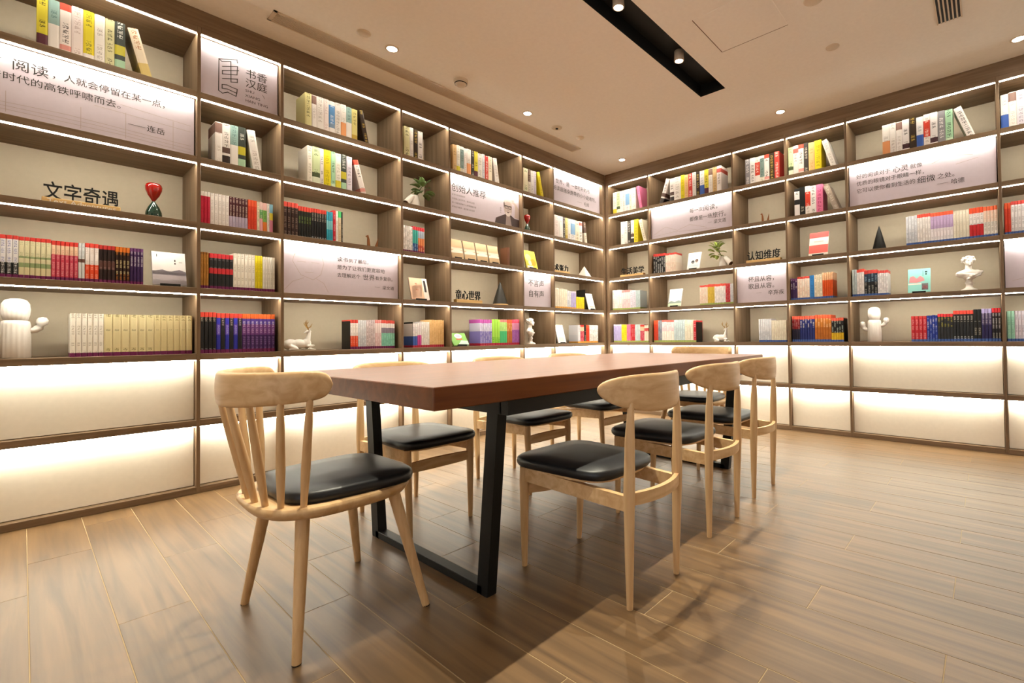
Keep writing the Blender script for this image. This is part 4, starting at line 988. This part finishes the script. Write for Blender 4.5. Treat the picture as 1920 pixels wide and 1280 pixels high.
sq = lambda x0, x1, y0, y1: [(x0, y0), (x1, y0), (x1, y1), (x0, y1)]
display('A', 3, -4.079, 0.150, 0.205, 'white cover-out book with misty grey landscape on a black stand', ('E6E0DE', [(sq(0, 1, 0, 0.42), 'B4AAB0'), ([(0, 0.40), (0.3, 0.46), (0.5, 0.4), (0.8, 0.48), (1, 0.42), (1, 0.3), (0, 0.3)], '8E8690'), ([(0, 0.2), (0.4, 0.12), (0.7, 0.2), (1, 0.14), (1, 0), (0, 0)], 'C8C0C4'), (sq(0.66, 0.70, 0.72, 0.78), '4A4444'), (sq(0.66, 0.70, 0.64, 0.69), '4A4444'), (sq(0.8, 0.9, 0.7, 0.72), 'A8A0A0'), (sq(0.14, 0.16, 0.84, 0.92), '2A2626')]))
display('D', 3, -2.482, 0.165, 0.19, 'peach-cover book with black title strip, alone in a narrow bay', ('F2E4DA', [(sq(0, 0.72, 0, 1), 'EEC0A0'), ([(0.05, 0.05), (0.6, 0.12), (0.66, 0.7), (0.1, 0.6)], 'F0CDB4'), (sq(0.78, 0.9, 0.35, 0.9), '3A3434'), (sq(0.3, 0.42, 0.7, 0.76), 'C87A60'), (sq(0.3, 0.45, 0.42, 0.47), 'D88A70')]))
for i, s in enumerate((-2.115, -1.975, -1.835, -1.695)):
    display('E', 2, s, 0.122, 0.178, ('photo-cover book leaning back in a row of four below the founder board'), ('D8BE9C', [(sq(0, 1, 0.55, 1), 'E2B48E'), (sq(0, 1, 0.45, 0.6), 'F0E4CC'), ([(0, 0.35), (0.4, 0.5), (1, 0.4), (1, 0.3), (0, 0.25)], 'F6EEDC'), (sq(0, 1, 0, 0.28), 'C4A680')]), 15)['group'] = 'four photo-cover books in a row'
display('E', 4, -2.082, 0.165, 0.135, 'green picture book with a round white emblem, beside periwinkle books', ('7CB452', [(el(0.5, 0.74, 0.24, 0.2), 'F0ECE8'), (el(0.5, 0.74, 0.14, 0.12), 'C8CCE4'), (sq(0.3, 0.7, 0.45, 0.53), 'C83A34'), ([(0.35, 0.1), (0.6, 0.4), (1, 0.35), (1, 0.05)], 'BCD8C8'), (sq(0.3, 1, 0.0, 0.1), '3A3A36')]), 35)
display('F', 2, -1.200, 0.16, 0.198, 'yellow picture-cover book alone in a narrow bay', ('E8D84A', [(el(0.3, 0.6, 0.25, 0.2), 'F0E89A'), (sq(0.1, 0.6, 0.02, 0.14), 'F2E4E0'), (el(0.7, 0.35, 0.22, 0.2), 'D0B02A'), (el(0.4, 0.3, 0.16, 0.14), 'F4EED0')]))
display('G', 3, -0.225, 0.125, 0.198, 'white-cover book leaning near the corner below the white pyramid', ('EDE8E2', [(el(0.5, 0.6, 0.2, 0.14), 'B8BCC4'), (sq(0.2, 0.8, 0.1, 0.2), 'C8B8A8')]))
display('G', 4, -0.755, 0.130, 0.208, 'pale blue-white leaning book on the counter near the corner', ('E6E4E4', [(sq(0, 1, 0.4, 0.9), 'D0D4DC'), (sq(0.2, 0.8, 0.1, 0.3), 'E8DED0')]))
display('I', 2, 1.148, 0.150, 0.19, 'white book with two sketched figures on its cover', ('F0ECE8', [(el(0.42, 0.42, 0.13, 0.1), '4A4E54'), (el(0.72, 0.48, 0.12, 0.1), '6A4A40'), (el(0.42, 0.35, 0.11, 0.08), 'E8E0DC'), (el(0.72, 0.40, 0.10, 0.08), 'E8D4CC'), (sq(0.15, 0.9, 0.12, 0.26), 'C8D4DC')]))
display('I', 3, 0.912, 0.160, 0.202, 'white book with misty trees and a green foot', ('ECEAE8', [(sq(0, 1, 0, 0.16), 'C4D8B4'), ([(0, 0.2), (0.2, 0.3), (0.5, 0.24), (0.8, 0.32), (1, 0.26), (1, 0.16), (0, 0.16)], '8A9890'), (sq(0, 1, 0.3, 0.55), 'D4D8DC')]))
display('K', 2, 2.391, 0.160, 0.225, 'red-and-white banded cover-out book on a stand', ('F0E8DC', [(sq(0, 1, 0.76, 1), 'E0504C'), (sq(0, 1, 0.08, 0.44), 'E46A62'), (sq(0.25, 0.75, 0.56, 0.62), 'C8C4BC')]))
display('L', 3, 3.135, 0.150, 0.195, 'turquoise cover-out book with a pink coastline on a black stand', ('9ADCD6', [([(0.05, 0.42), (0.1, 0.66), (0.25, 0.7), (0.4, 0.58), (0.55, 0.7), (0.7, 0.6), (0.75, 0.48), (0.4, 0.4)], 'E89AA0'), (sq(0.02, 0.6, 0.32, 0.38), 'F0ECE4'), (sq(0.62, 0.9, 0.08, 0.36), '7A7478'), (el(0.76, 0.2, 0.11, 0.08), 'E08A98'), (sq(0.76, 0.86, 0.82, 0.88), '2A4A4C'), (sq(0.78, 0.84, 0.72, 0.79), '2A4A4C'), (sq(0.66, 0.68, 0.68, 0.92), '5A8A8A')]), 12)

# ------------------------------------------------------------------ table
TB = thing('meeting_table', 'long brown wooden table on black steel frame legs', 'table', (1.81, -2.609, 0))
TW, TL, TZ, TT = 1.112/2, 2.554/2, 0.753, 0.067
part('table_top', MB().cbox(-TW, TW, -TL, TL, TZ-TT, TZ, 0.0025), M_TABLE, TB)
fr = MB()
for sx in (-1, 1): fr.box(sx*(TW-0.035)-0.02, sx*(TW-0.035)+0.02, -TL+0.28, TL-0.22, TZ-TT-0.05, TZ-TT)
fr.box(-TW+0.05, TW-0.05, -TL+0.28, -TL+0.36, TZ-TT-0.05, TZ-TT).box(-TW+0.05, TW-0.05, TL-0.36, TL-0.28, TZ-TT-0.05, TZ-TT)
part('under_frame', fr, M_STEEL, TB)
for sy in (-1, 1):
    y = -0.966 if sy < 0 else 1.03; g = MB(); zt = TZ-TT-0.03
    for sx in (-1, 1):
        xb, xt = sx*0.383, sx*0.450; hw, hd = 0.0285, 0.020
        vs = [(xb-hw, y-hd, 0), (xb+hw, y-hd, 0), (xb+hw, y+hd, 0), (xb-hw, y+hd, 0), (xt-hw, y-hd, zt), (xt+hw, y-hd, zt), (xt+hw, y+hd, zt), (xt-hw, y+hd, zt)]
        lg = MB().add(vs, [(0, 3, 2, 1), (4, 5, 6, 7), (0, 1, 5, 4), (1, 2, 6, 5), (2, 3, 7, 6), (3, 0, 4, 7)]); part('leg', lg, M_STEEL, TB)
    part('floor_bar', MB().cbox(-0.383, 0.383, y-0.020, y+0.020, 0, 0.030, 0.0015), M_STEEL, TB)

# ------------------------------------------------------------------ chairs
def pad(outline, z0, th, crown=0.006, edge=0.014):
    # cushion: outline scaled in rings, rounded edge
    mb = MB(); n = len(outline); c = Vector((sum(p[0] for p in outline)/n, sum(p[1] for p in outline)/n))
    def ring(inset, z):
        out = []
        for p in outline:
            v = Vector(p)-c; L = v.length; out.append((*(c+v*(1-inset/L)), z))
        return out
    rings = [ring(edge*0.8, z0), ring(edge*0.2, z0+th*0.2), ring(0, z0+th*0.5), ring(edge*0.25, z0+th*0.82), ring(edge, z0+th)]
    for f, k in ((0.45, 0.7), (0.75, 0.95)): rings.append([(*(c+(Vector(p)-c)*(1-f)), z0+th+crown*k) for p in outline])
    rings.append([(*(c+(Vector(p)-c)*0.02), z0+th+crown) for p in outline])
    return mb.loft(rings, 0, True)
def superell(fw_, bw, y0, y1, n=40, e=4.0):
    out = []
    for k in range(n):
        a = 2*math.pi*k/n; cx_, sy_ = math.cos(a), math.sin(a)
        u = math.copysign(abs(cx_)**(2/e), cx_); v = math.copysign(abs(sy_)**(2/e), sy_)
        hw = fw_+(bw-fw_)*(v+1)/2; out.append((u*hw, (y0+y1)/2+v*(y1-y0)/2))
    return out
def crest_band(path, hfun, zc, th):
    # bent wooden band following path (x, y), height hfun(s), s in -1..1
    rings = []; n = len(path)
    for i, (x, y) in enumerate(path):
        s = math.sin(math.pi/2*(-1+2*i/(n-1))); p0 = Vector(path[max(i-1, 0)]); p1 = Vector(path[min(i+1, n-1)]); t = (p1-p0).normalized(); nn = Vector((-t.y, t.x))
        h2 = hfun(s)/2; q = []
        for a in range(14):
            w = 2*math.pi*a/14; cw, sw = math.cos(w), math.sin(w)
            u = math.copysign(abs(cw)**0.6, cw)*th/2; z = math.copysign(abs(sw)**0.75, sw)*h2
            q.append((x+nn.x*u, y+nn.y*u, zc(s)+z))
        rings.append(q)
    return MB().loft(rings, 0, True)
def bow_chair():
    t = thing('dining_chair', '', 'chair')
    part('seat_cushion', pad(superell(0.210, 0.185, -0.30, 0.155, 48, 5.0), 0.392, 0.036, 0.007, 0.012), M_LEATHER, t)
    part('seat_board', MB().bm(bm_prism(superell(0.195, 0.17, -0.28, 0.14), 0.382, 0.394)), M_ASHX, t)
    for sg in (-1, 1):
        lg = part('leg', MB().tube([(sg*0.163, -0.250, 0), (sg*0.165, -0.247, 0.10), (sg*0.170, -0.240, 0.33), (sg*0.170, -0.240, 0.388)], [0.0105, 0.0135, 0.0185, 0.017], 16), M_ASH, t)
        part('foot_glide', MB().lathe([(0.0102, -0.0002), (0.0102, 0.003)], 12, 0, (sg*0.163, -0.250)), M_BLACK, lg)
        lg = part('leg', MB().tube([(sg*0.152, 0.240, 0), (sg*0.154, 0.242, 0.16), (sg*0.157, 0.247, 0.38), (sg*0.155, 0.251, 0.56), (sg*0.150, 0.254, 0.672)], [0.0105, 0.0150, 0.0195, 0.0165, 0.0098], 16), M_ASH, t)
        part('foot_glide', MB().lathe([(0.0102, -0.0002), (0.0102, 0.003)], 12, 0, (sg*0.152, 0.240)), M_BLACK, lg)
        part('side_rail', MB().add([(sg*0.170+a, -0.24, z) for a in (-0.010, 0.010) for z in (0.335, 0.385)]+[(sg*0.157+a, 0.247, z) for a in (-0.010, 0.010) for z in (0.318, 0.368)],
             [(0, 1, 3, 2), (4, 6, 7, 5), (0, 4, 5, 1), (2, 3, 7, 6), (1, 5, 7, 3), (0, 2, 6, 4)]), M_ASHX, t)
    for nm, yb, bow, z0, x_ in (('front_stretcher', -0.243, 0.03, 0.285, 0.170), ('rear_stretcher', 0.247, 0.035, 0.338, 0.157)):
        rings = []
        for i in range(11):
            u = -1+i/5; y = yb+bow*(1-u*u); dz = -0.012*(1-u*u) if nm == 'front_stretcher' else 0
            rings.append([(u*x_, y-0.009, z0+dz), (u*x_, y+0.009, z0+dz), (u*x_, y+0.009, z0+0.040+dz*0.2), (u*x_, y-0.009, z0+0.040+dz*0.2)])
        part(nm, MB().loft(rings, 0, True, False), M_ASHX, t)
    path = []
    for i in range(33):
        a = math.sin(math.pi/2*(-1+i/16))*1.02; path.append((0.228*math.sin(a)/math.sin(1.02), 0.176+0.120*(math.cos(a)-math.cos(1.02))/(1-math.cos(1.02))))
    part('backrest', crest_band(path, lambda s: 0.006+0.124*(max(0.0, 1-abs(s)**2.7))**0.56, lambda s: 0.700+0.016*s*s, 0.022), M_ASHX, t)
    return t
def bm_prism(outl, z0, z1):
    bm = bmesh.new(); vs = [bm.verts.new((*p, z0)) for p in outl]; f = bm.faces.new(vs)
    ex = bmesh.ops.extrude_face_region(bm, geom=[f]); bmesh.ops.translate(bm, vec=(0, 0, z1-z0), verts=[g for g in ex['geom'] if isinstance(g, bmesh.types.BMVert)])
    return bm
def spindle_chair():
    t = thing('spindle_chair', '', 'chair')
    so = superell(0.238, 0.238, -0.235, 0.235, 48, 2.9)
    mb = MB(); rings = []
    for k, z in ((0.84, 0.368), (0.95, 0.378), (1.0, 0.395), (1.0, 0.404), (0.98, 0.410)): rings.append([(p[0]*k, p[1]*k, z) for p in so])
    mb.loft(rings, 0, True); st = part('seat', mb, M_ASHX, t)
    part('cushion', pad(superell(0.224, 0.198, -0.236, 0.175, 48, 4.0), 0.406, 0.040, 0.006, 0.014), M_LEATHER, st)
    for sg in (-1, 1):
        for (xb, yb, xt, yt) in ((0.250, -0.215, 0.165, -0.145), (0.236, 0.172, 0.150, 0.125)):
            lg = part('leg', MB().tube([(sg*xb, yb, 0), (sg*(xb*0.45+xt*0.55), yb*0.45+yt*0.55, 0.21), (sg*xt, yt, 0.385)], [0.0120, 0.0165, 0.0195], 16), M_ASH, t)
            part('foot_glide', MB().lathe([(0.0122, -0.0002), (0.0122, 0.003)], 12, 0, (sg*xb, yb)), M_BLACK, lg)
    path = []
    A = 1.38
    for i in range(41):
        a = math.sin(math.pi/2*(-1+i/20))*A; path.append((0.244*math.sin(a)/math.sin(A), 0.080+0.208*(math.cos(a)-math.cos(A))/(1-math.cos(A))))
    part('backrest', crest_band(path, lambda s: 0.008+0.092*(max(0.0, 1-abs(s)**22))**0.5-0.018*s*s, lambda s: 0.750+0.012*s*s, 0.024), M_ASHX, t)
    for sg in (-1, 1):
        for bx, by, tx in ((0.030, 0.212, 0.042), (0.092, 0.204, 0.122), (0.146, 0.182, 0.190), (0.185, 0.136, 0.228)):
            a = math.asin(tx*math.sin(A)/0.244); ty = 0.080+0.208*(math.cos(a)-math.cos(A))/(1-math.cos(A)); bx *= sg; tx *= sg
            part('spindle', MB().tube([(bx, by, 0.400), (bx*0.65+tx*0.35, by*0.65+ty*0.35, 0.52), (bx*0.2+tx*0.8, by*0.2+ty*0.8, 0.66), (tx, ty, 0.728)], [0.0085, 0.0125, 0.0105, 0.0085], 12), M_ASH, t)
    return t
bc0 = bow_chair(); first = True
CH = [(2.398, -3.190, -90, 'bow-back wooden chair with dark seat, on the open side near the spindle chair', None),
      (2.352, -2.510, -90, 'bow-back wooden chair with dark seat, middle one on the open side', None),
      (2.316, -1.885, -90, 'bow-back wooden chair with dark seat, open side towards the room corner', None),
      (1.305, -3.335, 90, 'bow-back chair between table and left bookcase, beside the near spindle chair', None),
      (1.305, -2.600, 90, 'bow-back chair between table and left bookcase, middle of three', None),
      (1.305, -1.920, 90, 'bow-back chair between table and left bookcase, next to the room corner', None)]
for x, y, a, lab, gp in CH:
    o = bc0 if first else copy_tree(bc0); first = False
    o.location = (x, y, 0); o.rotation_euler = (0, 0, math.radians(a)); tag(o, lab, 'chair', 'bow-back chairs along the table')
sc0 = spindle_chair(); sc1 = copy_tree(sc0)
sc0.location = (1.845, -3.965, 0); sc0.rotation_euler = (0, 0, math.pi); tag(sc0, 'spindle-back wooden chair with charcoal cushion at the table end facing the corner', 'chair', 'spindle-back chairs at the table ends')
sc1.location = (1.825, -1.270, 0); sc1.rotation_euler = (0, 0, 0); tag(sc1, 'spindle-back wooden chair at the table end with its back to the room corner', 'chair', 'spindle-back chairs at the table ends')
